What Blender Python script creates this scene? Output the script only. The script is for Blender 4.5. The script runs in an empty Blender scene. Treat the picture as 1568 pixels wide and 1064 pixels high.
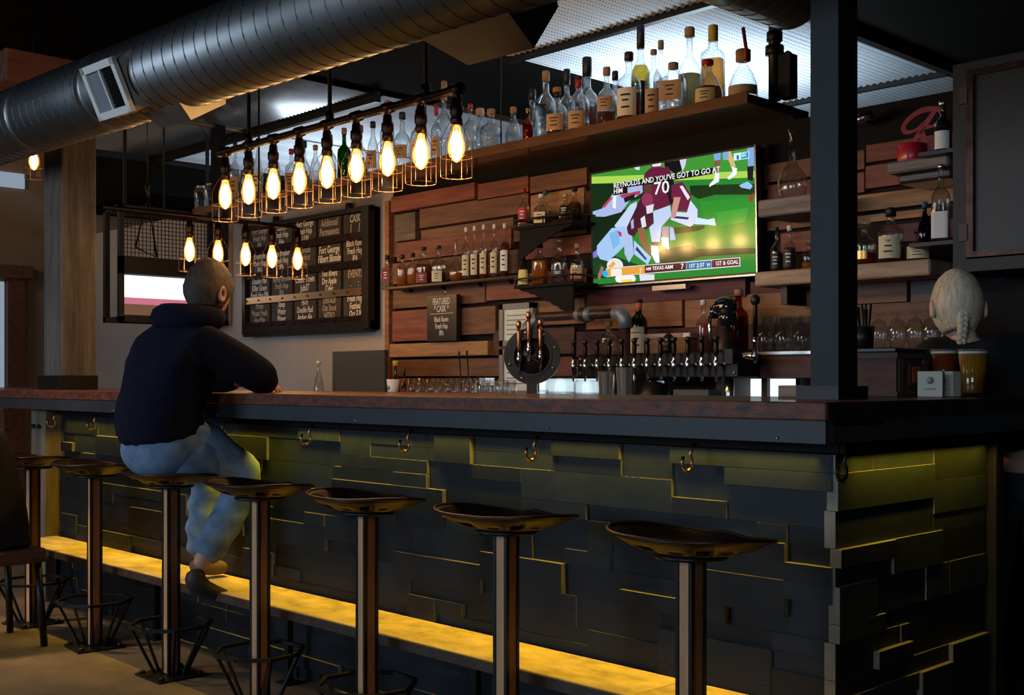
import bpy, bmesh, math, random
from math import pi, sin, cos, radians
from mathutils import Vector, Matrix
R = random.Random(7)
sc = bpy.context.scene
C = sc.collection

# ---------------------------------------------------------------- camera, world, lights, exposure
H = 1.14                       # eye height; the bar front runs along -X, the bar return along +Y
F = 1800.0; CX = 784.0; HY = 582.0
FW = Vector((-.7206, .6934, 0)); RT = Vector((.6934, .7206, 0))
cd = bpy.data.cameras.new('camera'); cam = bpy.data.objects.new('camera', cd); C.objects.link(cam)
cam.location = (0, 0, H)
cam.rotation_euler = (pi/2, 0, math.atan2(.7206, .6934))
cd.sensor_width = 36; cd.lens = 36*F/1568; cd.shift_y = 50/1568; cd.clip_start = .05
sc.camera = cam
sc.view_settings.view_transform = 'Standard'; sc.view_settings.look = 'None'
sc.view_settings.gamma = 1; sc.view_settings.exposure = 0
sc.view_settings.use_curve_mapping = False
w = bpy.data.worlds.new('world'); sc.world = w; w.use_nodes = True
w.node_tree.nodes['Background'].inputs[0].default_value = (.45, .55, .7, 1)
w.node_tree.nodes['Background'].inputs[1].default_value = .02
try:
    sc.cycles.use_denoising = True; sc.cycles.max_bounces = 18; sc.cycles.transmission_bounces = 18; sc.cycles.diffuse_bounces = 4; sc.cycles.glossy_bounces = 5
    sc.cycles.transparent_max_bounces = 12; sc.cycles.sample_clamp_indirect = 3; sc.cycles.caustics_refractive = False
    sc.cycles.caustics_reflective = False
except Exception: pass

def area(name, loc, target, sx, sy, power, col, spread=180):
    l = bpy.data.lights.new(name, 'AREA'); l.shape = 'RECTANGLE'; l.size = sx; l.size_y = sy
    l.energy = power; l.color = col; l.spread = radians(spread)
    o = bpy.data.objects.new(name, l); C.objects.link(o); o.location = loc
    d = Vector(target)-Vector(loc); o.rotation_euler = d.to_track_quat('-Z', 'Y').to_euler()
    return o
area('window_daylight_behind', (-6.0, -4.3, 1.9), (-4.6, 2.5, .9), 3.2, 1.8, 72, (.62, .8, 1), 120)
area('window_daylight_side', (.6, -4.3, 2.2), (-2.0, 4.0, 1.7), 2.2, 1.6, 36, (.72, .87, 1), 110)
area('daylight_over_partition', (-4.1, 5.6, 2.32), (-4.1, 5.6, 3.0), .8, .7, 30, (.7, .88, 1))
area('daylight_over_partition_left', (-7.6, 5.7, 2.1), (-7.7, 5.6, 3.0), 1.6, .7, 22, (.75, .88, 1))
area('led_strip_front', (-3.75, 2.512, .965), (-3.75, 2.48, 0), 4.4, .014, 14, (1, .62, .035), 88)
area('led_strip_return', (-1.466, 2.97, .964), (-1.445, 2.97, 0), .014, .74, 2.2, (1, .62, .035), 140).rotation_euler = (0, radians(3), 0)
area('left_room_lamp', (-8.9, 1.4, 2.9), (-9.9, 3.8, 1.3), .6, .6, 24, (1, .66, .38))  # unseen warm fill, added to brighten the left side of the room
area('floor_lamp_overhead', (-6.0, .4, 3.3), (-5.2, 1.9, 0), .5, .5, 9, (1, .68, .38), 50)  # unseen fill, added to lift the floor around the stools

# ---------------------------------------------------------------- pixel helpers (lines of sight laid out once to find real positions)
def ray(x): return (x-CX)/F
def onY(x, Y, y=None):
    t = ray(x); D = Y/(FW.y+RT.y*t); X = D*(FW.x+RT.x*t)
    return (X, Y, H+(HY-y)/F*D) if y is not None else X
def onX(x, X, y=None):
    t = ray(x); D = X/(FW.x+RT.x*t); Y = D*(FW.y+RT.y*t)
    return (X, Y, H+(HY-y)/F*D) if y is not None else Y
def depth(x, Y): return Y/(FW.y+RT.y*ray(x))

# ---------------------------------------------------------------- materials
M = {}
def mat(name, col, rough=.5, metal=0, noise=0, nscale=8, stretch=(1, 1, 1), bump=0, trans=0, emit=None, es=0, coat=0, rand=0, ior=1.45, alpha=1, spec=.5, col2=None):
    m = bpy.data.materials.new(name); m.use_nodes = True
    nt = m.node_tree; b = nt.nodes['Principled BSDF']; L = nt.links
    b.inputs['Base Color'].default_value = (*col, 1)
    b.inputs['Roughness'].default_value = rough; b.inputs['Metallic'].default_value = metal
    b.inputs['Transmission Weight'].default_value = trans; b.inputs['IOR'].default_value = ior
    b.inputs['Coat Weight'].default_value = coat; b.inputs['Alpha'].default_value = alpha
    b.inputs['Specular IOR Level'].default_value = spec
    if emit: b.inputs['Emission Color'].default_value = (*emit, 1); b.inputs['Emission Strength'].default_value = es
    if noise or bump or rand or col2:
        tc = nt.nodes.new('ShaderNodeTexCoord'); mp = nt.nodes.new('ShaderNodeMapping'); mp.inputs['Scale'].default_value = stretch
        L.new(tc.outputs['Object'], mp.inputs[0])
        oi = nt.nodes.new('ShaderNodeObjectInfo')
        ad = nt.nodes.new('ShaderNodeVectorMath'); ad.operation = 'ADD'
        cmb = nt.nodes.new('ShaderNodeCombineXYZ')
        mu = nt.nodes.new('ShaderNodeMath'); mu.operation = 'MULTIPLY'; mu.inputs[1].default_value = 37
        L.new(oi.outputs['Random'], mu.inputs[0])
        for i in range(3): L.new(mu.outputs[0], cmb.inputs[i])
        L.new(mp.outputs[0], ad.inputs[0]); L.new(cmb.outputs[0], ad.inputs[1])
        nz = nt.nodes.new('ShaderNodeTexNoise'); nz.inputs['Scale'].default_value = nscale
        nz.inputs['Detail'].default_value = 6; nz.inputs['Roughness'].default_value = .65
        L.new(ad.outputs[0], nz.inputs['Vector'])
        mx = nt.nodes.new('ShaderNodeMix'); mx.data_type = 'RGBA'
        c2 = col2 or tuple(c*(1-noise) for c in col)
        cr = nt.nodes.new('ShaderNodeMapRange'); cr.inputs[1].default_value = .35; cr.inputs[2].default_value = .68
        L.new(nz.outputs[0], cr.inputs[0]); L.new(cr.outputs[0], mx.inputs['Factor'])
        mx.inputs['A'].default_value = (*col, 1); mx.inputs['B'].default_value = (*c2, 1)
        out = mx.outputs['Result']
        if rand:
            hs = nt.nodes.new('ShaderNodeHueSaturation'); mr = nt.nodes.new('ShaderNodeMapRange')
            mr.inputs[3].default_value = 1-rand; mr.inputs[4].default_value = 1+rand
            L.new(oi.outputs['Random'], mr.inputs[0]); L.new(mr.outputs[0], hs.inputs['Value']); L.new(out, hs.inputs['Color']); out = hs.outputs[0]
        L.new(out, b.inputs['Base Color'])
        if bump:
            bp = nt.nodes.new('ShaderNodeBump'); bp.inputs['Strength'].default_value = bump; bp.inputs['Distance'].default_value = .004
            L.new(nz.outputs[0], bp.inputs['Height']); L.new(bp.outputs[0], b.inputs['Normal'])
    M[name] = m
    return m
def emis(name, col, s):
    m = bpy.data.materials.new(name); m.use_nodes = True; nt = m.node_tree; nt.nodes.clear()
    e = nt.nodes.new('ShaderNodeEmission'); e.inputs[0].default_value = (*col, 1); e.inputs[1].default_value = s
    o = nt.nodes.new('ShaderNodeOutputMaterial'); nt.links.new(e.outputs[0], o.inputs[0]); M[name] = m
    return m
mat('concrete', (.21, .155, .10), .55, noise=.5, nscale=3, bump=.15)
mat('ceiling_black', (.009, .008, .007), .9, noise=.4, nscale=2, spec=.05)
mat('plaster', (.42, .37, .33), .8, noise=.15, nscale=1.5, bump=.05)
mat('plaster_tan', (.22, .16, .11), .8, noise=.25, nscale=1.5)
mat('black_paint', (.008, .008, .009), .6, spec=.12, noise=.3, nscale=10)
mat('beam_steel', (.013, .0145, .016), .55, noise=.3, nscale=6, bump=.05)
mat('tile', (.006, .0105, .016), .5, noise=.45, nscale=9, bump=.12, rand=.5, spec=.28)
mat('tile_edge', (.15, .145, .13), .45, noise=.3, nscale=20)
mat('tile_back', (.008, .008, .01), .7)
mat('board_grey', (.030, .036, .044), .5, noise=.3, nscale=5, bump=.05)
mat('bar_copper', (.20, .045, .018), .5, noise=.8, nscale=22, stretch=(1, 1, 2), bump=.6, col2=(.030, .018, .014), coat=.15)
mat('bar_top_side', (.03, .018, .015), .3, noise=.5, nscale=15, bump=.4, coat=.3)
mat('rail_wood', (.60, .46, .22), .6, noise=.5, nscale=14, stretch=(.6, 1, 1), bump=.35, rand=.1)
mat('rail_edge', (.06, .035, .025), .5, noise=.5, nscale=20, bump=.3)
mat('post_wood', (.20, .16, .13), .75, noise=.65, nscale=9, stretch=(2.5, 2.5, .25), bump=.5)
mat('beam_wood', (.16, .05, .03), .7, noise=.6, nscale=9, stretch=(2.5, .3, 2.5), bump=.5)
def plankmat(n, c): return mat(n, c, .6, noise=.55, nscale=7, stretch=(.5, 3, 5), bump=.3, rand=.12)
plankmat('plank_red', (.27, .080, .045)); plankmat('plank_brown', (.22, .095, .05)); plankmat('plank_dark', (.12, .045, .032))
plankmat('plank_light', (.48, .24, .10)); plankmat('plank_purple', (.115, .025, .038)); plankmat('plank_orange', (.30, .135, .06))
plankmat('plank_grey', (.16, .12, .095)); plankmat('shelf_pale', (.55, .38, .26)); plankmat('shelf_grey', (.25, .21, .19))
mat('galv', (.27, .275, .28), .42, 1, noise=.25, nscale=5, bump=.05)
mat('galv_seam', (.10, .10, .11), .5, 1)
mat('galv_plain', (.26, .24, .22), .5, .8, noise=.3, nscale=6)
mat('white_metal', (.85, .83, .79), .5)
mat('vent_grey', (.22, .25, .29), .5)
mat('black_void', (.004, .004, .004), .9)
mat('chalk_board', (.050, .043, .036), .8, noise=.35, nscale=12)
mat('chalk', (.75, .70, .62), .9)
mat('chalk_dim', (.42, .37, .32), .9)
mat('brass', (.45, .28, .13), .35, 1)
mat('copper', (.65, .28, .12), .3, 1, noise=.3, nscale=20)
mat('dark_bronze', (.06, .034, .026), .4, 1, noise=.5, nscale=18, bump=.15)
mat('seat_iron', (.028, .010, .008), .42, .15, noise=.5, nscale=18, bump=.2, spec=.4)
mat('chrome', (.75, .76, .78), .14, 1)
mat('steel', (.6, .6, .6), .25, 1)
mat('black_iron', (.025, .022, .02), .42, .6, noise=.3, nscale=12, bump=.1)
mat('pipe_dark', (.07, .042, .04), .4, .5, noise=.3, nscale=12)
mat('pipe_blue', (.22, .27, .34), .5, .5, noise=.3, nscale=14, bump=.1)
mat('iron_ring', (.035, .035, .036), .5, .7, noise=.4, nscale=12, bump=.1)
mat('pole_wood', (.58, .33, .17), .55, noise=.35, nscale=10, stretch=(2, 2, .3), bump=.2)
mat('pole_wood_dark', (.22, .09, .045), .5, noise=.4, nscale=10, stretch=(2, 2, .3), bump=.2)  # same pole wood, shade of the sides turned from the window put into its colour
mat('cage_wire', (.10, .06, .035), .5, 1)
def thin(name, col, refr=.12, ior=1.45, rough=.02, body=None, bw=0.):
    # thin-walled glass or a liquid: light passes through, the surface mirrors by Fresnel
    m = bpy.data.materials.new(name); m.use_nodes = True; nt = m.node_tree; nt.nodes.clear(); N = nt.nodes.new; L = nt.links.new
    tr = N('ShaderNodeBsdfTransparent'); tr.inputs[0].default_value = (*col, 1)
    gs = N('ShaderNodeBsdfGlass' if body is None else 'ShaderNodeBsdfDiffuse'); gs.inputs[0].default_value = (*(body or col), 1)
    if body is None: gs.inputs['Roughness'].default_value = rough; gs.inputs['IOR'].default_value = ior
    m1 = N('ShaderNodeMixShader'); m1.inputs[0].default_value = refr if body is None else bw; L(tr.outputs[0], m1.inputs[1]); L(gs.outputs[0], m1.inputs[2])
    gl = N('ShaderNodeBsdfGlossy'); gl.inputs['Roughness'].default_value = .06
    lw = N('ShaderNodeLayerWeight'); lw.inputs[0].default_value = .5; pw = N('ShaderNodeMath'); pw.operation = 'POWER'; pw.inputs[1].default_value = 3.5; L(lw.outputs['Facing'], pw.inputs[0])
    fr = N('ShaderNodeMath'); fr.operation = 'MULTIPLY_ADD'; fr.inputs[1].default_value = .6 if body is None else .15; fr.inputs[2].default_value = .045 if body is None else .02; L(pw.outputs[0], fr.inputs[0]); m2 = N('ShaderNodeMixShader'); L(fr.outputs[0], m2.inputs[0]); L(m1.outputs[0], m2.inputs[1]); L(gl.outputs[0], m2.inputs[2])
    ou = N('ShaderNodeOutputMaterial'); L(m2.outputs[0], ou.inputs[0]); M[name] = m
thin('glass', (.95, .96, .96)); thin('glass_green', (.12, .42, .16), .2); thin('glass_amber', (.75, .38, .14), .2); thin('glass_blue', (.08, .1, .35), .2)
mat('glass_dark', (.012, .010, .012), .08, coat=1)
thin('water', (.92, .97, .97), .4, 1.33)
def liquid(n, c, bw=.25): thin(n, tuple(q**.5 for q in c), body=c, bw=bw)
liquid('liq_amber', (.80, .30, .05), .35); liquid('liq_red', (.42, .06, .02), .4); liquid('liq_brown', (.24, .07, .02), .4); liquid('liq_yellow', (.85, .62, .05), .4)
liquid('liq_murky', (.38, .28, .10), .6); liquid('liq_clear', (.88, .91, .93), .04); liquid('liq_pink', (.7, .25, .22), .35); liquid('beer_red', (.36, .06, .02), .55); liquid('beer_gold', (.58, .27, .03), .5)
mat('label_cream', (.72, .64, .42), .7, noise=.12, nscale=30); mat('label_tan', (.55, .38, .26), .7, noise=.2, nscale=20)
mat('label_white', (.8, .8, .78), .7); mat('label_red', (.45, .04, .06), .5); mat('label_black', (.012, .012, .012), .5)
mat('label_yellow', (.72, .66, .25), .6, noise=.1, nscale=30); mat('label_maroon', (.2, .03, .04), .6); mat('label_gold', (.8, .45, .12), .35, .7)
mat('ink', (.03, .03, .03), .8); mat('label_orange', (.5, .12, .05), .5)
mat('cap_black', (.015, .014, .016), .4); mat('cap_red', (.35, .02, .03), .4); mat('cap_white', (.75, .72, .66), .5)
mat('cork', (.42, .23, .12), .8, noise=.3, nscale=60); mat('cap_yellow', (.6, .42, .05), .5); mat('cap_blue', (.03, .12, .16), .4)
mat('foam', (.85, .83, .78), .8)
mat('hoodie', (.011, .013, .026), .95, noise=.3, nscale=40, bump=.3, spec=.1)
mat('denim', (.17, .27, .42), .9, noise=.5, nscale=10, bump=.3, col2=(.07, .12, .21))
mat('denim_dark', (.03, .042, .06), .9, noise=.4, nscale=12)
mat('skin', (.48, .25, .17), .55); mat('skin_pale', (.62, .42, .34), .55)
mat('hair_grey', (.075, .052, .038), .7, noise=.6, nscale=60, stretch=(1, 1, .3), bump=.6)
mat('hair_blond', (.78, .68, .50), .5, noise=.45, nscale=30, stretch=(3, 3, .25), bump=.5, spec=.3)
mat('shirt_black', (.008, .009, .011), .9); mat('shoe_black', (.02, .017, .015), .6); mat('shoe_tan', (.13, .09, .05), .7)
mat('red_plastic', (.45, .015, .04), .35, coat=.4); mat('red_sign', (.42, .05, .06), .4)
mat('paper', (.55, .52, .45), .8); mat('frame_grey', (.26, .25, .25), .5, noise=.2, nscale=20)
mat('paper_green', (.80, .84, .70), .8, noise=.15, nscale=10)
mat('crate_wood', (.13, .055, .04), .65, noise=.5, nscale=12, stretch=(1, 1, 4), bump=.3); mat('crate_grey', (.10, .082, .075), .7, noise=.5, nscale=12, stretch=(1, 1, 4), bump=.3)
mat('monitor_back', (.05, .045, .042), .6)
mat('panel_grey', (.10, .11, .12), .7, noise=.3)
mat('shaker_steel', (.9, .87, .8), .2, .9)
mat('stainless', (.5, .52, .52), .3, 1, noise=.2, nscale=4)
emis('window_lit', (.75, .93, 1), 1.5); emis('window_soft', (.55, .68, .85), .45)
emis('screen_white', (.92, .93, 1), 1.35); emis('screen_pink', (.75, .22, .3), .8); emis('screen_tan', (.35, .16, .1), .5); emis('screen_blue', (.15, .2, .9), 1.2)
emis('filament', (1, .60, .20), 28); emis('status_red', (1, .02, .01), 5)
# amber bulb glass that the filament lights from within
m = bpy.data.materials.new('bulb_glass'); m.use_nodes = True; nt = m.node_tree; nt.nodes.clear()
tr = nt.nodes.new('ShaderNodeBsdfTransparent'); tr.inputs[0].default_value = (1, .84, .58, 1)
gl = nt.nodes.new('ShaderNodeBsdfGlossy'); gl.inputs['Roughness'].default_value = .05
em = nt.nodes.new('ShaderNodeEmission'); em.inputs[0].default_value = (1, .42, .07, 1); em.inputs[1].default_value = .45
fr = nt.nodes.new('ShaderNodeFresnel'); mx = nt.nodes.new('ShaderNodeMixShader'); ads = nt.nodes.new('ShaderNodeAddShader'); ou = nt.nodes.new('ShaderNodeOutputMaterial')
nt.links.new(fr.outputs[0], mx.inputs[0]); nt.links.new(tr.outputs[0], mx.inputs[1]); nt.links.new(gl.outputs[0], mx.inputs[2])
nt.links.new(mx.outputs[0], ads.inputs[0]); nt.links.new(em.outputs[0], ads.inputs[1]); nt.links.new(ads.outputs[0], ou.inputs[0]); M['bulb_glass'] = m
# perforated metal: fine grid of holes
def perf(name, col, hole, pitch, rad, metal=.6, rough=.45, axes=(0, 1)):
    m = mat(name, col, rough, metal); nt = m.node_tree; L = nt.links; b = nt.nodes['Principled BSDF']
    tc = nt.nodes.new('ShaderNodeTexCoord'); sp = nt.nodes.new('ShaderNodeSeparateXYZ'); L.new(tc.outputs['Object'], sp.inputs[0])
    def mth(op, a, bb=None, v=None):
        n = nt.nodes.new('ShaderNodeMath'); n.operation = op; L.new(a, n.inputs[0])
        if bb is not None: L.new(bb, n.inputs[1])
        if v is not None: n.inputs[1].default_value = v
        return n.outputs[0]
    s = []
    for ax in axes:
        a = mth('MULTIPLY', sp.outputs[ax], v=1/pitch); a = mth('FRACT', a); a = mth('SUBTRACT', a, v=.5); s.append(mth('MULTIPLY', a, a))
    d = mth('ADD', s[0], s[1]); g = mth('GREATER_THAN', d, v=rad*rad)
    mx = nt.nodes.new('ShaderNodeMix'); mx.data_type = 'RGBA'; L.new(g, mx.inputs['Factor'])
    mx.inputs['A'].default_value = (*hole, 1); mx.inputs['B'].default_value = (*col, 1); L.new(mx.outputs['Result'], b.inputs['Base Color'])
    me = mth('MULTIPLY', g, v=metal); L.new(me, b.inputs['Metallic'])
perf('perf_ceiling', (.72, .76, .83), (.25, .28, .33), .021, .25, metal=.0, rough=.6)
mat('sheet_ceiling', (.42, .42, .43), .22, .95, noise=.2, nscale=3)
perf('perf_door', (.04, .037, .034), (.008, .008, .008), .017, .26, axes=(0, 2))
# screen picture colours from a vertex attribute, as a glossy lit screen
m = mat('tv_picture', (.01, .01, .01), .12); nt = m.node_tree; b = nt.nodes['Principled BSDF']
at_ = nt.nodes.new('ShaderNodeAttribute'); at_.attribute_name = 'Col'; nt.links.new(at_.outputs['Color'], b.inputs['Emission Color']); b.inputs['Emission Strength'].default_value = 1.1

# ---------------------------------------------------------------- mesh builder
class MB:
    def __init__(s): s.v = []; s.f = []; s.mi = []; s.mats = []; s.sm = []
    def _m(s, m):
        if m not in s.mats: s.mats.append(m)
        return s.mats.index(m)
    def add(s, vs, fs, m, smooth=False):
        o = len(s.v); k = s._m(m); s.v += [tuple(v) for v in vs]
        for f in fs: s.f.append([i+o for i in f]); s.mi.append(k); s.sm.append(smooth)
        return s
    def box(s, x0, x1, y0, y1, z0, z1, m, bev=0):
        if x0 > x1: x0, x1 = x1, x0
        if y0 > y1: y0, y1 = y1, y0
        if z0 > z1: z0, z1 = z1, z0
        if bev:
            bm = bmesh.new(); bmesh.ops.create_cube(bm, size=1)
            for v in bm.verts: v.co = ((x0+x1)/2+v.co.x*(x1-x0), (y0+y1)/2+v.co.y*(y1-y0), (z0+z1)/2+v.co.z*(z1-z0))
            bmesh.ops.bevel(bm, geom=bm.edges[:], offset=bev, segments=1, affect='EDGES')
            bm.verts.index_update(); s.add([v.co[:] for v in bm.verts], [[v.index for v in f.verts] for f in bm.faces], m); bm.free(); return s
        return s.add([(x0, y0, z0), (x1, y0, z0), (x1, y1, z0), (x0, y1, z0), (x0, y0, z1), (x1, y0, z1), (x1, y1, z1), (x0, y1, z1)],
                     [(0, 3, 2, 1), (4, 5, 6, 7), (0, 1, 5, 4), (1, 2, 6, 5), (2, 3, 7, 6), (3, 0, 4, 7)], m)
    def tube(s, pts, r, m, n=8, caps=True, closed=False):
        pts = [Vector(p) for p in pts]; rs = r if isinstance(r, (list, tuple)) else [r]*len(pts)
        vs = []; N = len(pts); up = None
        for i, p in enumerate(pts):
            if closed: d = pts[(i+1) % N]-pts[i-1]
            else: d = pts[min(i+1, N-1)]-pts[max(i-1, 0)]
            d.normalize()
            if up is None:
                up = Vector((0, 0, 1)) if abs(d.z) < .9 else Vector((1, 0, 0))
            u = d.cross(up)
            if u.length < 1e-4: u = d.cross(Vector((.3, 1, .2)))
            u.normalize(); vv = u.cross(d).normalized(); up = vv
            for k in range(n):
                a = 2*pi*k/n+pi/n; vs.append(p+(u*cos(a)+vv*sin(a))*rs[i])
        fs = []
        for i in range(N if closed else N-1):
            j = (i+1) % N
            for k in range(n): fs.append((i*n+k, i*n+(k+1) % n, j*n+(k+1) % n, j*n+k))
        if caps and not closed: fs.append(tuple(range(n))[::-1]); fs.append(tuple((N-1)*n+k for k in range(n)))
        return s.add(vs, fs, m, n > 4)
    def lathe(s, prof, m, n=20, c=(0, 0, 0), sq=0, sx=1, sy=1, a0=0, a1=2*pi, smooth=True, capb=True, capt=True):
        full = abs(a1-a0-2*pi) < 1e-6; vs = []; K = n if full else n+1
        for (r, z) in prof:
            for k in range(K):
                a = a0+(a1-a0)*k/n
                q = 1
                if sq: e = 2+sq*8; q = (abs(cos(a))**e+abs(sin(a))**e)**(-1/e)
                vs.append((c[0]+r*q*cos(a)*sx, c[1]+r*q*sin(a)*sy, c[2]+z))
        fs = []
        for i in range(len(prof)-1):
            for k in range(n): fs.append((i*K+k, i*K+(k+1) % K, (i+1)*K+(k+1) % K, (i+1)*K+k))
        if full and capb and prof[0][0] > 1e-5: fs.append(tuple(range(K))[::-1])
        if full and capt and prof[-1][0] > 1e-5: fs.append(tuple((len(prof)-1)*K+k for k in range(K)))
        return s.add(vs, fs, m, smooth)
    def ball(s, c, r, m, n=12, sc_=(1, 1, 1)):
        prof = [(r*sin(pi*i/(n//2+2)), -r*cos(pi*i/(n//2+2))) for i in range(n//2+3)]
        o = len(s.v); s.lathe([(max(p[0], 1e-4), p[1]) for p in prof], m, n)
        for i in range(o, len(s.v)):
            v = s.v[i]; s.v[i] = (c[0]+v[0]*sc_[0], c[1]+v[1]*sc_[1], c[2]+v[2]*sc_[2])
        return s
    def poly(s, pts, th, m, axis='Y', at=0):
        # extruded polygon: pts in the plane, thickness th along the axis
        n = len(pts)
        def P(p, d):
            return {'Y': (p[0], at+d, p[1]), 'X': (at+d, p[0], p[1]), 'Z': (p[0], p[1], at+d)}[axis]
        vs = [P(p, 0) for p in pts]+[P(p, th) for p in pts]
        fs = [tuple(range(n)), tuple(range(n, 2*n))[::-1]]+[(i, (i+1) % n, n+(i+1) % n, n+i) for i in range(n)]
        return s.add(vs, fs, m)
    def build(s, name, parent=None, loc=(0, 0, 0), rot=(0, 0, 0)):
        me = bpy.data.meshes.new(name); me.from_pydata(s.v, [], s.f)
        for m in s.mats: me.materials.append(M[m])
        me.polygons.foreach_set('material_index', s.mi); me.polygons.foreach_set('use_smooth', s.sm)
        bm = bmesh.new(); bm.from_mesh(me); bmesh.ops.recalc_face_normals(bm, faces=bm.faces[:]); bm.to_mesh(me); bm.free()
        me.update()
        return link(name, me, parent, loc, rot)
def link(name, data, parent=None, loc=(0, 0, 0), rot=(0, 0, 0)):
    o = bpy.data.objects.new(name, data); C.objects.link(o); o.location = loc; o.rotation_euler = rot; o.parent = parent
    return o
def tag(o, label=None, cat=None, group=None, kind=None):
    for k, v in (('label', label), ('category', cat), ('group', group), ('kind', kind)):
        if v: o[k] = v
    return o
def thing(name, label, cat, loc=(0, 0, 0), rotz=0, group=None):
    o = bpy.data.objects.new(name, None); C.objects.link(o); o.location = loc; o.rotation_euler = (0, 0, rotz); o.empty_display_size = .05
    return tag(o, label, cat, group)
def struct(name, mb, parent=None): return tag(mb.build(name, parent), kind='structure' if parent is None else None)
def dup(root, loc, rotz=None, label=None):
    r = root.copy(); C.objects.link(r); r.location = loc
    if rotz is not None: r.rotation_euler = (0, 0, rotz)
    if label: r['label'] = label
    for ch in list(root.children):
        c = ch.copy(); C.objects.link(c); c.parent = r
        for g in list(ch.children):
            d = g.copy(); C.objects.link(d); d.parent = c
    return r
def text(name, s, size, m, parent, loc, rot=(pi/2, 0, 0), align='CENTER', sx=1, sh=0, off=0, ext=.0003):
    cu = bpy.data.curves.new(name, 'FONT'); cu.body = s; cu.size = size; cu.align_x = align; cu.align_y = 'CENTER'; cu.resolution_u = 2
    cu.extrude = ext; cu.offset = off; cu.shear = sh; cu.space_line = .85
    t = bpy.data.objects.new(name, cu); C.objects.link(t)
    dg = bpy.context.evaluated_depsgraph_get(); me = bpy.data.meshes.new_from_object(t.evaluated_get(dg))
    bpy.data.objects.remove(t); me.materials.clear(); me.materials.append(M[m])
    for v in me.vertices: v.co.x *= sx
    return link(name, me, parent, loc, rot)
def blob(parts):
    def f(bm):
        for (c, q) in parts: bmesh.ops.create_uvsphere(bm, u_segments=28, v_segments=18, radius=1, matrix=Matrix.Translation(c) @ Matrix.Diagonal((*q, 1)))
    return f
def skin(name, verts, edges, mname, parent=None, root=0, levels=2, extra=None, tweak=None):
    me = bpy.data.meshes.new(name); bm = bmesh.new(); lay = bm.verts.layers.skin.verify()
    vs = []
    for (p, r) in verts:
        v = bm.verts.new(p); v[lay].radius = r if isinstance(r, tuple) else (r, r); v[lay].use_root = False; vs.append(v)
    vs[root][lay].use_root = True
    for a, b_ in edges: bm.edges.new((vs[a], vs[b_]))
    bm.to_mesh(me); bm.free()
    o = bpy.data.objects.new(name, me); C.objects.link(o)
    sk = o.modifiers.new('skin', 'SKIN'); sk.use_smooth_shade = True
    ss = o.modifiers.new('sub', 'SUBSURF'); ss.levels = levels; ss.render_levels = levels
    dg = bpy.context.evaluated_depsgraph_get(); me2 = bpy.data.meshes.new_from_object(o.evaluated_get(dg)); bpy.data.objects.remove(o)
    me2.materials.clear(); me2.materials.append(M[mname])
    if tweak:
        for v in me2.vertices: v.co = tweak(v.co)
    if extra:
        bm = bmesh.new(); bm.from_mesh(me2); extra(bm); bm.to_mesh(me2); bm.free()
    for p in me2.polygons: p.use_smooth = True
    return link(name, me2, parent)

# ---------------------------------------------------------------- room shell
YW = 4.5
struct('floor', MB().box(-11, 4, -5, 8, -.1, 0, 'concrete'))
struct('ceiling', MB().box(-11, 4, -5, 8, 3.8, 3.9, 'ceiling_black'))
struct('wall_left', MB().box(-10.6, -10.5, -5, 8, 0, 3.8, 'plaster_tan'))
struct('wall_rear', MB().box(-11, 4, -5.1, -5, 0, 3.8, 'plaster_tan'))
struct('wall_right', MB().box(4, 4.1, -5, 8, 0, 3.8, 'black_paint'))
struct('wall_far', MB().box(-11, 4, 7.3, 7.4, 0, 3.8, 'plaster_tan'))
XP = onY(602, YW)              # where the planks begin
back = MB().box(-10.5, XP, YW, YW+.12, 0, 2.42, 'plaster')
back.box(XP, -2.88, YW, YW+.12, 0, 2.345, 'black_paint')
back.box(-2.88, 2.5, YW, YW+.12, 0, 2.29, 'black_paint')
wall_back = struct('wall_back', back)
# timber edge strip between white wall and planks
tag(MB().box(XP-.02, XP+.02, YW-.05, YW-.002, .9, 2.24, 'plank_orange').build('trim_1'), kind='structure')
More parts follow.
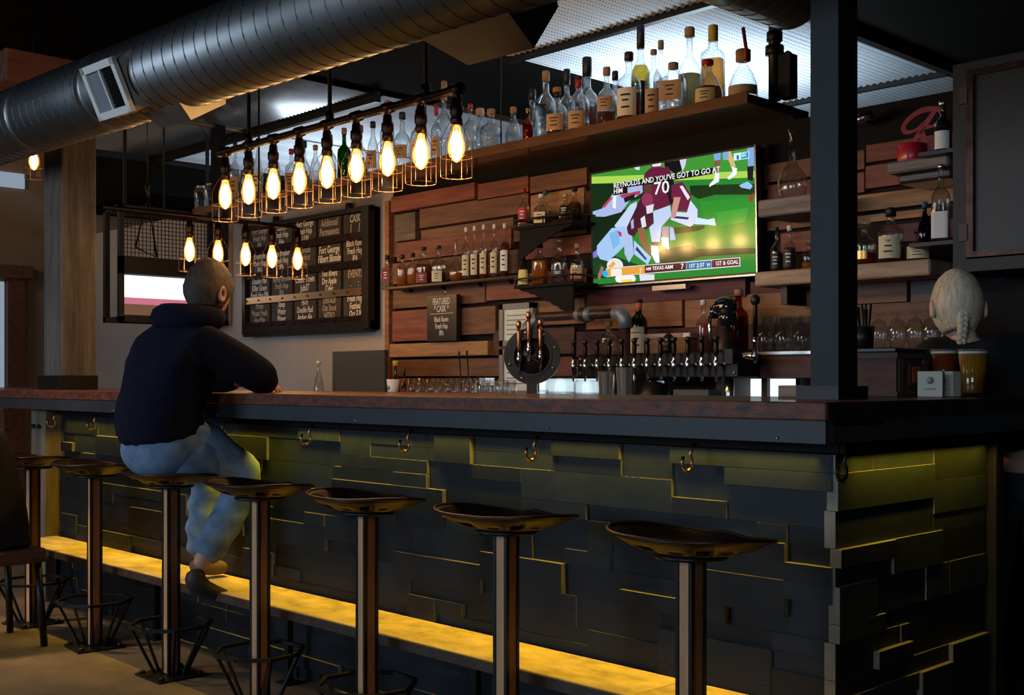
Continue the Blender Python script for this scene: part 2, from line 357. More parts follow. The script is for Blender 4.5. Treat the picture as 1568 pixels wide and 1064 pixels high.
# planks: pixel extents on the wall plane (x0, x1, y-top and y-bottom at x0) -> real boards with their own depth
def plank(x0, x1, yt, yb, m, d=None, slip=0):
    a = onY(x0, YW); b_ = onY(x1, YW); zt = onY(x0, YW, yt)[2]; zb = onY(x0, YW, yb)[2]
    d = d or R.choice([.022, .03, .038, .045])
    MB().box(a+.002, b_-.003, YW-d, YW-.001, zb+.003, zt-.001, m, bev=.0015).build('plank', wall_back)
for p in [(606, 735, 303, 327, 'plank_red', .04), (737, 815, 283, 310, 'plank_red', .03), (817, 905, 272, 298, 'plank_brown', .03), (648, 790, 353, 371, 'plank_brown', .02), (906, 1180, 268, 290, 'plank_dark', .02),
          (606, 614, 329, 395, 'plank_dark', .02), (614, 646, 330, 372, 'plank_grey', .05), (648, 815, 321, 351, 'plank_brown', .03), (817, 900, 300, 338, 'plank_light', .025), (900, 1180, 292, 330, 'plank_dark', .02),
          (614, 790, 373, 402, 'plank_red', .035), (792, 905, 345, 372, 'plank_dark', .03), (606, 800, 404, 437, 'plank_brown', .03), (802, 1150, 372, 400, 'plank_red', .03),
          (606, 748, 440, 474, 'plank_brown', .025), (750, 905, 425, 462, 'plank_red', .03), (906, 1150, 436, 470, 'plank_purple', .04),
          (606, 706, 477, 524, 'plank_red', .03), (708, 765, 472, 514, 'plank_brown', .03), (817, 902, 462, 500, 'plank_orange', .03), (904, 1052, 464, 506, 'plank_orange', .035), (1054, 1250, 457, 503, 'plank_orange', .03),
          (606, 757, 527, 548, 'plank_light', .05), (760, 885, 506, 545, 'plank_dark', .025), (886, 1250, 508, 548, 'plank_purple', .02), (1252, 1440, 470, 545, 'plank_brown', .03),
          (606, 770, 551, 577, 'plank_brown', .03), (772, 885, 548, 577, 'plank_red', .03), (886, 1250, 550, 577, 'plank_dark', .02), (606, 790, 579, 607, 'plank_red', .03),
          (1180, 1330, 253, 282, 'plank_brown', .03), (1332, 1470, 224, 252, 'plank_red', .035), (1180, 1330, 285, 315, 'plank_red', .03), (1332, 1470, 256, 292, 'plank_red', .04),
          (1180, 1310, 340, 356, 'plank_brown', .03), (1312, 1470, 302, 328, 'plank_light', .045), (1200, 1310, 358, 390, 'plank_red', .03), (1312, 1440, 332, 345, 'plank_light', .03),
          (1360, 1470, 346, 375, 'plank_purple', .03), (1152, 1300, 432, 455, 'plank_purple', .02), (1302, 1395, 425, 468, 'plank_brown', .03), (1397, 1480, 420, 500, 'plank_grey', .02)]:
    plank(*p)
# glowing panes under the tap tower imitate windows reflected in a mirror backsplash
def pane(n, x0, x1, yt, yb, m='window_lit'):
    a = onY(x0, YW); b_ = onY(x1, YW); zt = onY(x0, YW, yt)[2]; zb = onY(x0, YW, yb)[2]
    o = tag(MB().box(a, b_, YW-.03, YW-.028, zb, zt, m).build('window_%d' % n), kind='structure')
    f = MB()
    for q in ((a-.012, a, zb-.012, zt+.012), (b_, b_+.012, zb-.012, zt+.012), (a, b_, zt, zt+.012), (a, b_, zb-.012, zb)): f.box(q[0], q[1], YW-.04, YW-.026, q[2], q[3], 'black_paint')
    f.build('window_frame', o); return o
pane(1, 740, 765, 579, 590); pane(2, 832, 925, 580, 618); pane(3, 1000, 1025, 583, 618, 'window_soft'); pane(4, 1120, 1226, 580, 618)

# left wall opening and high window
o = tag(MB().box(-10.49, -10.47, onX(-30, -10.48), onX(6, -10.48), .9, 2.0, 'window_soft').build('window_5'), kind='structure')
f = MB(); y1 = onX(8, -10.48); y2 = onX(34, -10.48)
f.box(-10.5, -10.42, y1, y2, 0, 2.03, 'plank_dark'); f.box(-10.5, -10.38, y1-.8, y2+.06, 2.03, 2.14, 'plank_dark'); f.build('casing', o)
tag(MB().box(-10.49, -10.47, 3.0, 4.1, 2.83, 2.96, 'window_soft').build('window_6'), kind='structure')
# dropped ceiling over the bar: corrugated perforated sheets
def corrug(name, x0, x1, y0, y1, z, m, pitch=.045, amp=.006, seg=4):
    n = int((x1-x0)/pitch)*seg; vs = []; fs = []
    for i in range(n+1):
        x = x0+(x1-x0)*i/n; zz = z+amp*sin(2*pi*i/seg)
        for (yy, dz) in ((y0, 0), (y1, 0), (y1, .004), (y0, .004)): vs.append((x, yy, zz+dz))
    for i in range(n):
        for k in range(4): fs.append((i*4+k, i*4+(k+1) % 4, i*4+4+(k+1) % 4, i*4+4+k))
    return MB().add(vs, fs, m)
ZC = 2.95
t = thing('ceiling_panel', 'pale perforated corrugated ceiling sheets above the bottle shelf right of centre', 'ceiling panel', (-3.97, 5, ZC))
t.location = (0, 0, 0)
for (a, b_) in ((3.3, 4.55), (4.6, 6.58), (6.62, 7.2)): corrug('sheet', -4.75, -3.2, a, b_, ZC, 'perf_ceiling').build('sheet', t)
for yy in (4.575, 6.6): MB().box(-4.78, -3.17, yy-.02, yy+.02, ZC-.03, ZC+.03, 'black_iron').build('crossbar', t)
for xx in (-3.17,): MB().box(xx-.02, xx+.03, 3.3, 7.25, ZC-.03, ZC+.05, 'black_iron').build('edge_beam', t)
t = thing('ceiling_panel', 'shiny metal ceiling sheets reflecting the bulbs, upper left beyond the duct', 'ceiling panel', (0, 0, 0))
for (a, b_, mm) in ((3.0, 4.5, 'sheet_ceiling'), (4.6, 7.2, 'perf_ceiling')):
    for (xa, xb) in ((-8.9, -7.5), (-7.46, -5.97)): corrug('sheet', xa, xb, a, b_, ZC, mm, amp=.004).build('sheet', t)
MB().box(-8.95, -5.95, 4.53, 4.57, ZC-.05, ZC+.02, 'black_iron').build('crossbar', t)
MB().box(-8.98, -8.92, 3.0, 7.2, ZC-.04, ZC+.02, 'black_iron').build('edge_beam', t)
MB().box(-7.49, -7.47, 3.0, 4.5, ZC-.02, ZC+.02, 'brass').build('crossbar', t)
# black soffits between the sheets
struct('trim_2', MB().box(-5.93, -4.78, 3.6, 7.3, ZC+.03, 3.1, 'ceiling_black'))
struct('trim_3', MB().box(-3.12, 1.5, 2.4, 7.3, ZC+.02, 3.1, 'ceiling_black'))
struct('trim_4', MB().box(-10.5, -8.98, 4.5, 7.3, ZC-.28, 3.1, 'ceiling_black'))
t = tag(MB().box(-6.17, -5.93, 2.23, 2.95, 2.63, 2.79, 'beam_wood', bev=.006).build('timber_beam'), 'reddish timber beam end above the duct at the upper left', 'beam')

# ---------------------------------------------------------------- the bar
YF = 2.55; XR = -1.51; YR_END = 3.37; XL = -5.98; ZT = .96
bar = thing('bar_counter', 'long bar front clad in uneven dark metal tiles with a lit top edge', 'bar', (0, 0, 0))
MB().box(XL, XR-.004, YF+.004, YF+.06, 0, ZT, 'tile_back').box(XR-.06, XR-.004, YF+.004, YR_END, 0, ZT, 'tile_back').build('backing', bar)
MB().box(XL, XR-.06, YF+.5, YF+.56, 0, 1.04, 'black_paint').box(XR-.6, XR-.56, YF+.56, YR_END+.12, 0, 1.04, 'black_paint').build('inner_panel', bar)
RH = .0457; CW = .045; cache = {}
def tiles(side, length):
    nc = int(round(length/CW)); nr = 21; occ = [[0]*nc for _ in range(nr)]
    cw = length/nc
    for r_ in range(nr):
        c = 0
        while c < nc:
            if occ[r_][c]: c += 1; continue
            wd = R.choice([3, 4, 5, 6, 8, 9, 11, 13]); h = 2 if (R.random() < .45 and r_ < nr-1) else 1
            e = c
            while e < nc and e-c < wd and not occ[r_][e]: e += 1
            if nc-e < 3 and all(not occ[r_][q] for q in range(e, nc)): e = nc
            if h == 2 and any(occ[r_+1][q] for q in range(c, e)): h = 1
            for rr in range(r_, r_+h):
                for q in range(c, e): occ[rr][q] = 1
            p = R.choice([.004, .008, .011, .015, .02, .024]); W = (e-c)*cw-.0016; Hh = h*RH-.0014
            key = (side, round(W, 4), h)
            if key not in cache:
                mb = MB().box(0, W, 0, .03, 0, Hh, 'tile') if side == 'f' else MB().box(-.03, 0, 0, W, 0, Hh, 'tile')
                mb.mats.append('tile_edge'); mb.mi = [(0 if q == (2 if side == 'f' else 3) else 1) for q in range(6)]
                o = mb.build('metal_tile', bar); cache[key] = o.data
            else: o = link('metal_tile', cache[key], bar)
            o.location = (XL+c*cw, YF-p, r_*RH+.001) if side == 'f' else (XR+p-.002, YF-.019+c*cw, r_*RH+.001)
            c = e
tiles('f', XR-XL); tiles('r', YR_END-YF)
MB().box(XL-.02, XR+.04, YF-.055, YF-.035, .966, 1.0, 'black_paint').box(XR+.035, XR+.055, YF-.055, 3.5, .966, 1.0, 'black_paint').box(XL, XR+.035, YF-.035, YF+.5, .985, 1.0, 'black_paint').box(XR-.5, XR+.035, YF+.5, 3.5, .985, 1.0, 'black_paint').build('under_rail', bar)
MB().box(XR-.03, XR+.03, YR_END, YR_END+.05, 0, .985, 'black_iron').build('corner_post', bar)
# end post at the left with bolts
ep = MB().box(XL-.22, XL-.04, YF-.09, YF+.1, .0, .985, 'post_wood', bev=.004).build('end_post', bar)
bb = MB()
for (dx, z) in ((-.17, .12), (-.1, .12), (-.17, .9), (-.1, .9)): bb.tube([(XL+dx, YF-.105, z), (XL+dx, YF-.088, z)], .012, 'black_iron', 8)
tag(bb.build('bolt', ep), kind='stuff')
for x in (-1.90, -2.48, -3.08, -3.66, -4.28, -4.88, -5.48, -5.95):
    MB().tube([(x, YF-.062, .975), (x, YF-.067, .955)]+[(x+.0, YF-.085+.022*cos(a), .925+.024*sin(a)) for a in [radians(q) for q in (60, 20, -30, -80, -130, -180, -220)]], .005, 'brass', 6).build('bag_hook', bar)
MB().tube([(XR+.06, YF-.06, .975)]+[(XR+.062, YF-.085+.022*cos(a), .925+.024*sin(a)) for a in [radians(q) for q in (60, 20, -30, -80, -130, -180, -220)]], .005, 'black_iron', 6).build('bag_hook', bar)
# the top: worn copper-coloured edge over grey board
CE = 2.35; CR = -1.42; CT = 1.09
top = thing('bar_worktop', 'long bar top with a mottled copper-brown front edge over grey boards', 'bar top', (0, 0, 0))
MB().box(-10.3, CR, CE, 3.10, CT-.042, CT, 'bar_copper', bev=.003).build('slab_front', top)
MB().box(CR-.6, CR+.002, 3.102, 3.52, CT-.042, CT, 'bar_top_side', bev=.003).box(CR-.002, CR+.001, CE+.01, 3.1, CT-.04, CT-.001, 'bar_top_side').build('slab_return', top)
MB().box(-10.3, CR-.004, CE+.004, CE+.03, CT-.095, CT-.043, 'board_grey').box(-10.3, CR, CE+.03, CE+.25, CT-.055, CT-.044, 'black_paint').build('fascia_front', top)
MB().box(CR-.03, CR-.003, CE+.031, 3.52, CT-.095, CT-.043, 'board_grey').build('fascia_return', top)
st = MB()
for x in (-1.55, -2.3, -3.2, -4.1, -5.0): st.ball((x, CE+.002, CT-.085), .0035, 'chrome', 6)
tag(st.build('stud', top), kind='stuff')
# foot rail
rail = thing('foot_rail', 'wooden footrest plank lit yellow along the bar front', 'footrest', (0, 0, 0))
ZR = .335; RY0 = 2.29
xs = [-6.02, -5.05, -3.95, -2.9, -1.95, -1.0]
for a, b_ in zip(xs[:-1], xs[1:]):
    MB().box(a+.002, b_-.002, RY0+.004, YF-.026, ZR-.028, ZR, 'rail_wood', bev=.002).build('plank', rail)
MB().box(-6.02, -1.0, RY0-.008, RY0+.003, ZR-.032, ZR-.002, 'rail_edge').build('nosing', rail)
for x in (-5.87, -4.82, -3.77, -2.72, -1.67):
    MB().box(x-.012, x+.012, RY0+.16, RY0+.184, 0, ZR-.03, 'black_iron').box(x-.012, x+.012, RY0+.03, YF-.03, ZR-.05, ZR-.03, 'black_iron').box(x-.04, x+.04, RY0+.14, RY0+.21, 0, .006, 'black_iron').build('bracket', rail)

# ---------------------------------------------------------------- stools
def tractor_seat():
    NR, NA = 12, 56; vs = []; fs = []; holes = set()
    def P(i, k, dz=0):
        r = i/NR; a = 2*pi*k/NA; c, s_ = cos(a), sin(a)
        # wide in x, shallower towards the front (+y), with a notch
        rx = .213; ry = .165 if s_ < 0 else .15
        ry -= .035*max(0, s_)*max(0, 1-abs(c)*2.2)
        x = rx*r*math.copysign(abs(c)**.85, c); y = ry*r*s_
        z = .035*r**3*(1+.55*max(0, -s_)) + .018*abs(x/.2)**3 - .008*r
        if s_ > 0: z += .012*math.exp(-(x/.04)**2)*r
        if i == NR: z -= .004
        return (x, y, z+dz)
    th = .007
    for lay in (0, -th):
        for i in range(NR+1):
            for k in range(NA): vs.append(P(i, k, lay))
    B = (NR+1)*NA
    for k in range(NA):
        a = 360*k/NA
        if 185 < a < 355 and k % 4 in (0, 1): holes.add((8, k)); holes.add((9, k)) if k % 8 < 2 else None
        if k % 7 == 3: holes.add((5, k))
    for i in range(NR):
        for k in range(NA):
            k2 = (k+1) % NA; q = (i*NA+k, i*NA+k2, (i+1)*NA+k2, (i+1)*NA+k)
            if (i, k) in holes:
                for (u, v_) in ((0, 1), (1, 2), (2, 3), (3, 0)):
                    fs.append((q[u], q[v_], q[v_]+B, q[u]+B))
                continue
            fs.append(q); fs.append(tuple(j+B for j in q[::-1]))
    for k in range(NA):
        k2 = (k+1) % NA; a, b_ = NR*NA+k, NR*NA+k2; fs.append((a, b_, b_+B, a+B))
    mb = MB(); mb.add(vs, fs, 'seat_iron', True)
    mb.tube([P(NR, k, -.003) for k in range(NA)], .0055, 'seat_iron', 6, closed=True)
    return mb
SH = .745
st0 = thing('bar_stool', 'x', 'stool', (0, 0, 0), 0, 'tractor seat stools along the bar')
tractor_seat().build('seat', st0, (0, 0, SH))
MB().lathe([(.03, 0), (.085, .004), (.088, .012), (.05, .016)], 'black_iron', 24).build('seat_plate', st0, (0, 0, SH-.022))
p_ = .0255
po = MB()
for sx in (-1, 1):
    for sy in (-1, 1): po.box(sx*p_, sx*(p_-.010), sy*p_, sy*(p_-.010), .01, SH-.02, 'black_iron')
po.box(-.014, .014, -.014, .014, .01, SH-.02, 'black_iron')
post = po.build('post', st0)
for (nm, bx, mm) in (('wood_inlay', (-.0145, .0145, -.0232, -.0145), 'pole_wood'), ('wood_inlay', (-.0145, .0145, .0145, .0232), 'pole_wood'), ('wood_inlay', (.0145, .0232, -.0145, .0145), 'pole_wood_dark'), ('wood_inlay', (-.0232, -.0145, -.0145, .0145), 'pole_wood_dark')):
    MB().box(*bx, .012, SH-.025, mm).build(nm, post)
ft = MB(); oc = [(.155*cos(radians(22.5+45*k)), .155*sin(radians(22.5+45*k)), .20) for k in range(8)]
for k in range(8): ft.tube([oc[k], oc[(k+1) % 8]], .0085, 'black_iron', 4)
ft.build('foot_ring', st0)
for k in range(8):
    a = radians(45*k+22.5)
    if k in (0, 1, 3, 4, 5, 7): MB().tube([(.148*cos(a), .148*sin(a), .195), (.06*cos(a), .06*sin(a), .012)], .007, 'black_iron', 4).build('strut', st0)
MB().box(-.10, .10, -.10, .10, 0, .008, 'black_iron').build('base_plate', st0)
for sx in (-1, 1):
    for sy in (-1, 1): MB().lathe([(.012, 0), (.012, .009), (.006, .013)], 'black_iron', 6).build('bolt', st0, (sx*.08, sy*.08, .008))
lab = ['first tractor seat bar stool at the far left end, beside the black coat', 'empty tractor seat stool just left of the seated man', 'tractor seat stool the man in the dark hoodie sits on',
       'tractor seat stool just right of the seated man, in front of his leg', 'empty tractor seat stool, third from the bar corner', 'empty tractor seat stool, second from the bar corner', 'nearest empty tractor seat stool, closest to the bar corner']
sx_px = [50, 145, 262, 398, 562, 775, 1058]; SPOS = []
for i, px in enumerate(sx_px):
    loc = (onY(px, 2.2), 2.2, 0); SPOS.append(loc); rz = [.1, -.12, 0, .08, -.06, .05, -.1][i]
    if i == 0: st0.location = loc; st0.rotation_euler = (0, 0, rz); st0['label'] = lab[0]
    else: dup(st0, loc, rz, lab[i])

# ---------------------------------------------------------------- columns
XC, YC = -6.05, 2.56
t = thing('timber_column', 'rough weathered timber column behind the left end of the bar', 'column', (0, 0, 0))
a0 = onY(67, 2.6); 
MB().box(a0, a0+.235, 2.6, 2.79, CT, 2.625, 'post_wood', bev=.006).build('shaft', t)
MB().box(a0-.02, a0+.255, 2.575, 2.6, CT, CT+.075, 'black_iron').box(a0+.235, a0+.255, 2.6, 2.79, CT, CT+.075, 'black_iron').build('base_bracket', t)
t = thing('steel_column', 'dark painted steel column standing on the bar corner', 'column', (0, 0, 0))
xa = onY(1241, 2.72); cx0, cy0 = xa, 2.72
MB().box(cx0, cx0+.082, cy0, cy0+.012, CT, 3.8, 'beam_steel').box(cx0, cx0+.082, cy0+.085, cy0+.097, CT, 3.8, 'beam_steel').box(cx0+.034, cx0+.048, cy0+.012, cy0+.085, CT, 3.8, 'beam_steel').build('shaft', t)
MB().box(cx0+.05, cx0+.082, cy0+.012, cy0+.085, CT+.0, 3.8, 'black_paint').build('web_filler', t)
MB().box(cx0-.025, cx0+.1, cy0-.03, cy0+.12, CT, CT+.035, 'black_iron').build('base_plate', t)

# ---------------------------------------------------------------- spiral duct
DY, DZ, DR = 2.2, 2.325, .16
duct = thing('spiral_duct', 'large galvanised spiral duct running overhead along the bar', 'duct', (0, 0, -.07))
duct.rotation_euler = (0, .02, 0)
x0, x1 = -9.5, -1.5
def cyl_x(mb, xa, xb, r, m, n=40): mb.tube([(xa, DY, DZ), (xb, DY, DZ)], r, m, n); return mb
cyl_x(MB(), x0, x1, DR, 'galv').build('tube', duct)
sp = MB(); pts = []
N = int((x1-x0)/.078*20)
for i in range(N+1):
    a = 2*pi*i/20; pts.append((x0+(x1-x0)*i/N, DY+(DR+.0005)*cos(a), DZ+(DR+.0005)*sin(a)))
sp.tube(pts, .0035, 'galv_seam', 4); sp.build('spiral_seam', duct)
for xx in (-6.15, -4.72, -5.5): cyl_x(MB(), xx-.03, xx+.03, DR+.004, 'galv').build('coupling', duct)
# registers: boots on the duct
def boot(xa, xb, ang, ext, name_lab, grille, parent, m='galv_plain', flare=.03):
    # box leaving the duct in direction ang (degrees from +Y in the YZ plane)
    d = Vector((0, cos(radians(ang)), sin(radians(ang)))); n = Vector((0, -d.z, d.y)); c = Vector((0, DY, DZ)); hw = .085
    vs = []
    for (r, fl, hh) in ((.07, flare, .13), (DR+ext, 0, hw)):
        for (sx, sn) in ((xa-fl, -1), (xb+fl, -1), (xb+fl, 1), (xa-fl, 1)):
            p = c+d*r+n*(hh*sn); vs.append((sx, p.y, p.z))
    b_ = MB().add(vs, [(0, 1, 5, 4), (1, 2, 6, 5), (2, 3, 7, 6), (3, 0, 4, 7), (4, 5, 6, 7)], m).build('register_boot', parent)
    if grille:
        g = MB(); o = c+d*(DR+ext+.012)
        def Q(x, s_, k): p = o+n*s_+d*k; return (x, p.y, p.z)
        def slab(xx0, xx1, s0, s1, k0, k1, mm):
            g.add([Q(xx0, s0, k0), Q(xx1, s0, k0), Q(xx1, s1, k0), Q(xx0, s1, k0), Q(xx0, s0, k1), Q(xx1, s0, k1), Q(xx1, s1, k1), Q(xx0, s1, k1)],
                  [(0, 3, 2, 1), (4, 5, 6, 7), (0, 1, 5, 4), (1, 2, 6, 5), (2, 3, 7, 6), (3, 0, 4, 7)], mm)
        e = .028; W0, W1, S = xa-.02, xb+.02, hw+.02
        slab(W0, W1, -S, -S+e, -.01, .008, 'white_metal'); slab(W0, W1, S-e, S, -.01, .008, 'white_metal')
        slab(W0, W0+e, -S, S, -.01, .008, 'white_metal'); slab(W1-e, W1, -S, S, -.01, .008, 'white_metal'); mid = (W0+W1)/2
        slab(mid-.005, mid+.005, -S+e, S-e, -.008, .006, 'white_metal')
        slab(W0+e, mid-.005, -S+e, S-e, -.012, -.004, 'vent_grey'); slab(mid+.005, W1-e, -S+e, S-e, -.012, -.008, 'black_void')
        g.build('grille_frame', b_)
        g = MB(); k = -S+e+.005
        while k < S-e:
            slab(mid+.006, W1-e, k, k+.003, -.006, .0, 'black_iron'); k += .009
        g.build('louvre', b_)
gx = onY(165, 2.05)
boot(gx-.12, gx+.12, 204, .02, '', True, duct, flare=.06)
boot(gx+.06, gx+.30, -60, .03, '', False, duct, 'galv_plain', .04)
bx = onY(790, 2.45)
boot(bx-.16, bx+.12, -35, .10, '', False, duct, 'black_iron', .06)
t = thing('spiral_duct', 'short dark spiral duct crossing over the shelf end at top right', 'duct', (0, 0, 0))
MB().tube([(-2.5, 2.7, 2.64), (-2.5, 3.9, 2.64)], .155, 'galv', 32).build('tube', t)
pts = [(-2.5+.156*cos(2*pi*i/20), 2.7+1.2*i/300, 2.64+.156*sin(2*pi*i/20)) for i in range(301)]
MB().tube(pts, .003, 'galv_seam', 4).build('spiral_seam', t)
MB().tube([(-2.5, 3.4, 2.79), (-2.5, 3.4, 3.0)], .006, 'black_iron', 6).build('hanger', t)
t = thing('spiral_duct', 'dark duct high in the upper left corner', 'duct', (0, 0, 0))
MB().tube([(-9.0, .9, 3.25), (-5.1, .9, 3.25)], .2, 'galv_seam', 32).build('tube', t)
for xx in (-8.5, -5.6): MB().tube([(xx, .9, 3.44), (xx, .9, 3.8)], .006, 'black_iron', 6).build('hanger', t)
for xx in (-8.9, -6.6, -3.3): MB().tube([(xx, DY, DZ+.15), (xx, DY, 3.8)], .005, 'black_iron', 6).build('hanger', duct)

# ---------------------------------------------------------------- cage lamps
def bulb_parts():
    out = []
    a = MB().lathe([(.012, .105), (.017, .10), (.019, .075), (.024, .07), (.024, .045), (.019, .03), (.022, .025), (.022, .0)], 'dark_bronze', 14)
    b_ = MB().lathe([(.014, .002), (.016, -.015), (.024, -.04), (.031, -.065), (.032, -.085), (.026, -.11), (.014, -.128), (.001, -.134)], 'bulb_glass', 14)
    c = MB().lathe([(.001, -.016), (.013, -.03), (.0225, -.058), (.0225, -.082), (.014, -.112), (.001, -.126)], 'filament', 12)
    d = MB()
    for k in range(6):
        q = 2*pi*k/6
        d.tube([(.022*cos(q), .022*sin(q), .01), (.036*cos(q), .036*sin(q), -.01), (.058*cos(q), .058*sin(q), -.055), (.058*cos(q), .058*sin(q), -.185)], .0014, 'cage_wire', 4)
    for (r, z) in ((.058, -.185), (.058, -.115), (.0235, .008)): d.tube([(r*cos(2*pi*k/16), r*sin(2*pi*k/16), z) for k in range(16)], .0014, 'cage_wire', 4, closed=True)
    return a, b_, c, d
PARTS = bulb_parts(); PD = {}
def bulb(parent, loc, power=.9):
    names = ('socket', 'bulb', 'filament', 'wire_cage'); sock = None
    for nme, mb in zip(names, PARTS):
        if nme not in PD: o = mb.build(nme, None); PD[nme] = o.data
        else: o = link(nme, PD[nme])
        if nme == 'socket': o.parent = parent; o.location = loc; sock = o
        else: o.parent = sock
    l = bpy.data.lights.new('bulb_light', 'POINT'); l.energy = power; l.color = (1, .55, .2); l.shadow_soft_size = .02
    lo = bpy.data.objects.new('bulb_light', l); C.objects.link(lo); lo.parent = sock; lo.location = (0, 0, -.155)
RY = 2.8; ZB = 2.06
rack = thing('pendant_light_bar', 'iron pipe lamp with nine glowing caged bulbs above the bar', 'lamp', (0, 0, 0))
px9 = [345, 382, 419, 457, 501, 547, 600, 645, 699]; X0 = onY(345, RY); X1 = onY(699, RY)
bxs = [X0+(X1-X0)*i/8 for i in range(9)]; ZP = 2.19
MB().tube([(X0-.06, RY, ZP), (X1-.03, RY, ZP), (X1, RY, ZP-.01), (X1+.005, RY, ZP-.05)], .016, 'dark_bronze', 12).build('pipe', rack)
for x in bxs:
    MB().tube([(x, RY, ZP), (x, RY, ZP-.03)], .014, 'dark_bronze', 10).tube([(x-.025, RY, ZP), (x+.025, RY, ZP)], .022, 'dark_bronze', 12).build('pipe_tee', rack)
    bulb(rack, (x, RY, ZB), 4.2)
for px in (381, 505, 652):
    x = onY(px, RY); MB().tube([(x, RY, ZP), (x, RY, ZC-.0)], .009, 'black_iron', 8).tube([(x, RY, ZP+.005), (x, RY, ZP+.05)], .018, 'dark_bronze', 10).build('hanger_rod', rack)
X2 = -5.98
r2 = thing('pendant_light_bar', 'smaller pipe lamp with five caged bulbs in front of the chalk menu', 'lamp', (0, 0, 0))
ys = [3.255+.178*i for i in range(5)]; Z2 = 1.935
MB().tube([(X2, ys[0]-.5, Z2+.12), (X2, ys[4]-.03, Z2+.12), (X2, ys[4], Z2+.11), (X2, ys[4], Z2+.08)], .014, 'dark_bronze', 10).build('pipe', r2)
for y in ys:
    MB().tube([(X2, y, Z2+.12), (X2, y, Z2+.09)], .013, 'dark_bronze', 10).build('pipe_tee', r2); bulb(r2, (X2, y, Z2), 2.6)
for y in (3.1, 3.7): MB().tube([(X2, y, Z2+.12), (X2, y, ZC)], .006, 'black_iron', 6).build('hanger_rod', r2)
p = onY(52, 3.0, 243)
t = thing('cage_lamp', 'single glowing caged bulb hanging at the far left beside the column', 'lamp', (p[0], p[1], p[2]))
bulb(t, (0, 0, .06), .6); MB().tube([(0, 0, .16), (0, 0, 3.8-p[2])], .006, 'black_iron', 6).build('cord', t)

# ---------------------------------------------------------------- upper bottle shelf
XS0, XS1 = onY(297, 4.14), -2.87; YS0, YS1 = 4.14, 4.5; ZS = 2.305; ZST = 2.345
sh = thing('bottle_shelf', 'long dark shelf hung above the television carrying the back row of spirits', 'shelf', (0, 0, 0))
mat('shelf_dark', (.055, .03, .02), .28, noise=.5, nscale=9, stretch=(.4, 2, 2), bump=.2, coat=.5)
MB().box(XS0, XS1, YS0, YS1-.002, ZS, ZST, 'shelf_dark', bev=.002).build('board', sh)
mat('shelf_front', (.15, .065, .035), .6, noise=.5, nscale=9, stretch=(.4, 2, 2))
MB().box(XS0, XS1+.002, YS0-.012, YS0-.001, ZS-.002, ZST+.004, 'shelf_front').build('lipping', sh)
for px in (652, 767): 
    x = onY(px, 4.2); MB().tube([(x, 4.2, ZST), (x, 4.2, 3.0)], .004, 'black_iron', 6).build('hanger_rod', sh)
xh = onY(334, 4.3); MB().box(xh-.05, xh+.05, 4.27, 4.33, ZST, 3.0, 'black_paint').build('hanger_post', sh)
xh = onY(1186, 4.33)
hp = MB().tube([(xh, 4.33, ZST), (xh, 4.33, 3.05)], .026, 'black_iron', 10)
for (z, r) in ((2.56, .04), (2.72, .036), (2.62, .034)): hp.tube([(xh, 4.33, z-.02), (xh, 4.33, z+.02)], r, 'black_iron', 10)
hp.tube([(xh, 4.33, 2.64), (xh+.06, 4.33, 2.66)], .012, 'black_iron', 8); hp.build('hanger_pipe', sh)
xq = onY(1208, 4.36); tag(MB().box(xq-.03, xq+.03, 4.32, 4.38, ZST+.003, ZST+.19, 'black_iron').lathe([(.014, ZST+.19), (.018, ZST+.2), (.0, ZST+.21)], 'black_iron', 8, c=(xq, 4.35, 0)).build('black_canister'), 'small black canister at the right end of the top shelf', 'canister')

# ---------------------------------------------------------------- bottles
CAMP = Vector((0, 0, H))
SHAPES = {  # (radius fraction, height fraction) outer profile
 'tall': [(.92, 0), (1, .015), (1, .58), (.93, .64), (.6, .70), (.33, .75), (.30, .80), (.29, .965), (.34, .97), (.34, 1)],
 'wine': [(.92, 0), (1, .015), (1, .60), (.92, .66), (.6, .72), (.38, .77), (.36, .82), (.35, .97), (.39, .975), (.39, 1)],
 'squat': [(.92, 0), (1, .02), (1, .50), (.96, .57), (.75, .64), (.42, .70), (.30, .75), (.28, .95), (.34, .96), (.34, 1)],
 'flask': [(.85, 0), (1, .03), (1, .60), (.95, .66), (.5, .74), (.32, .78), (.30, .95), (.36, .96), (.36, 1)],
 'block': [(.92, 0), (1, .02), (1, .72), (.92, .77), (.5, .82), (.4, .85), (.38, 1)],
 'bulb': [(.6, 0), (.85, .03), (1, .15), (1, .28), (.8, .40), (.4, .50), (.24, .58), (.2, .92), (.26, .95), (.26, 1)],
 'cone': [(.9, 0), (1, .03), (.97, .35), (.7, .60), (.4, .75), (.3, .8), (.29, .96), (.34, .97), (.34, 1)]}
BN = 0
def shape_r(prof, f):
    for (r0, f0), (r1, f1) in zip(prof[:-1], prof[1:]):
        if f0 <= f <= f1 and f1 > f0: return r0+(r1-r0)*(f-f0)/(f1-f0)
    return prof[-1][0]
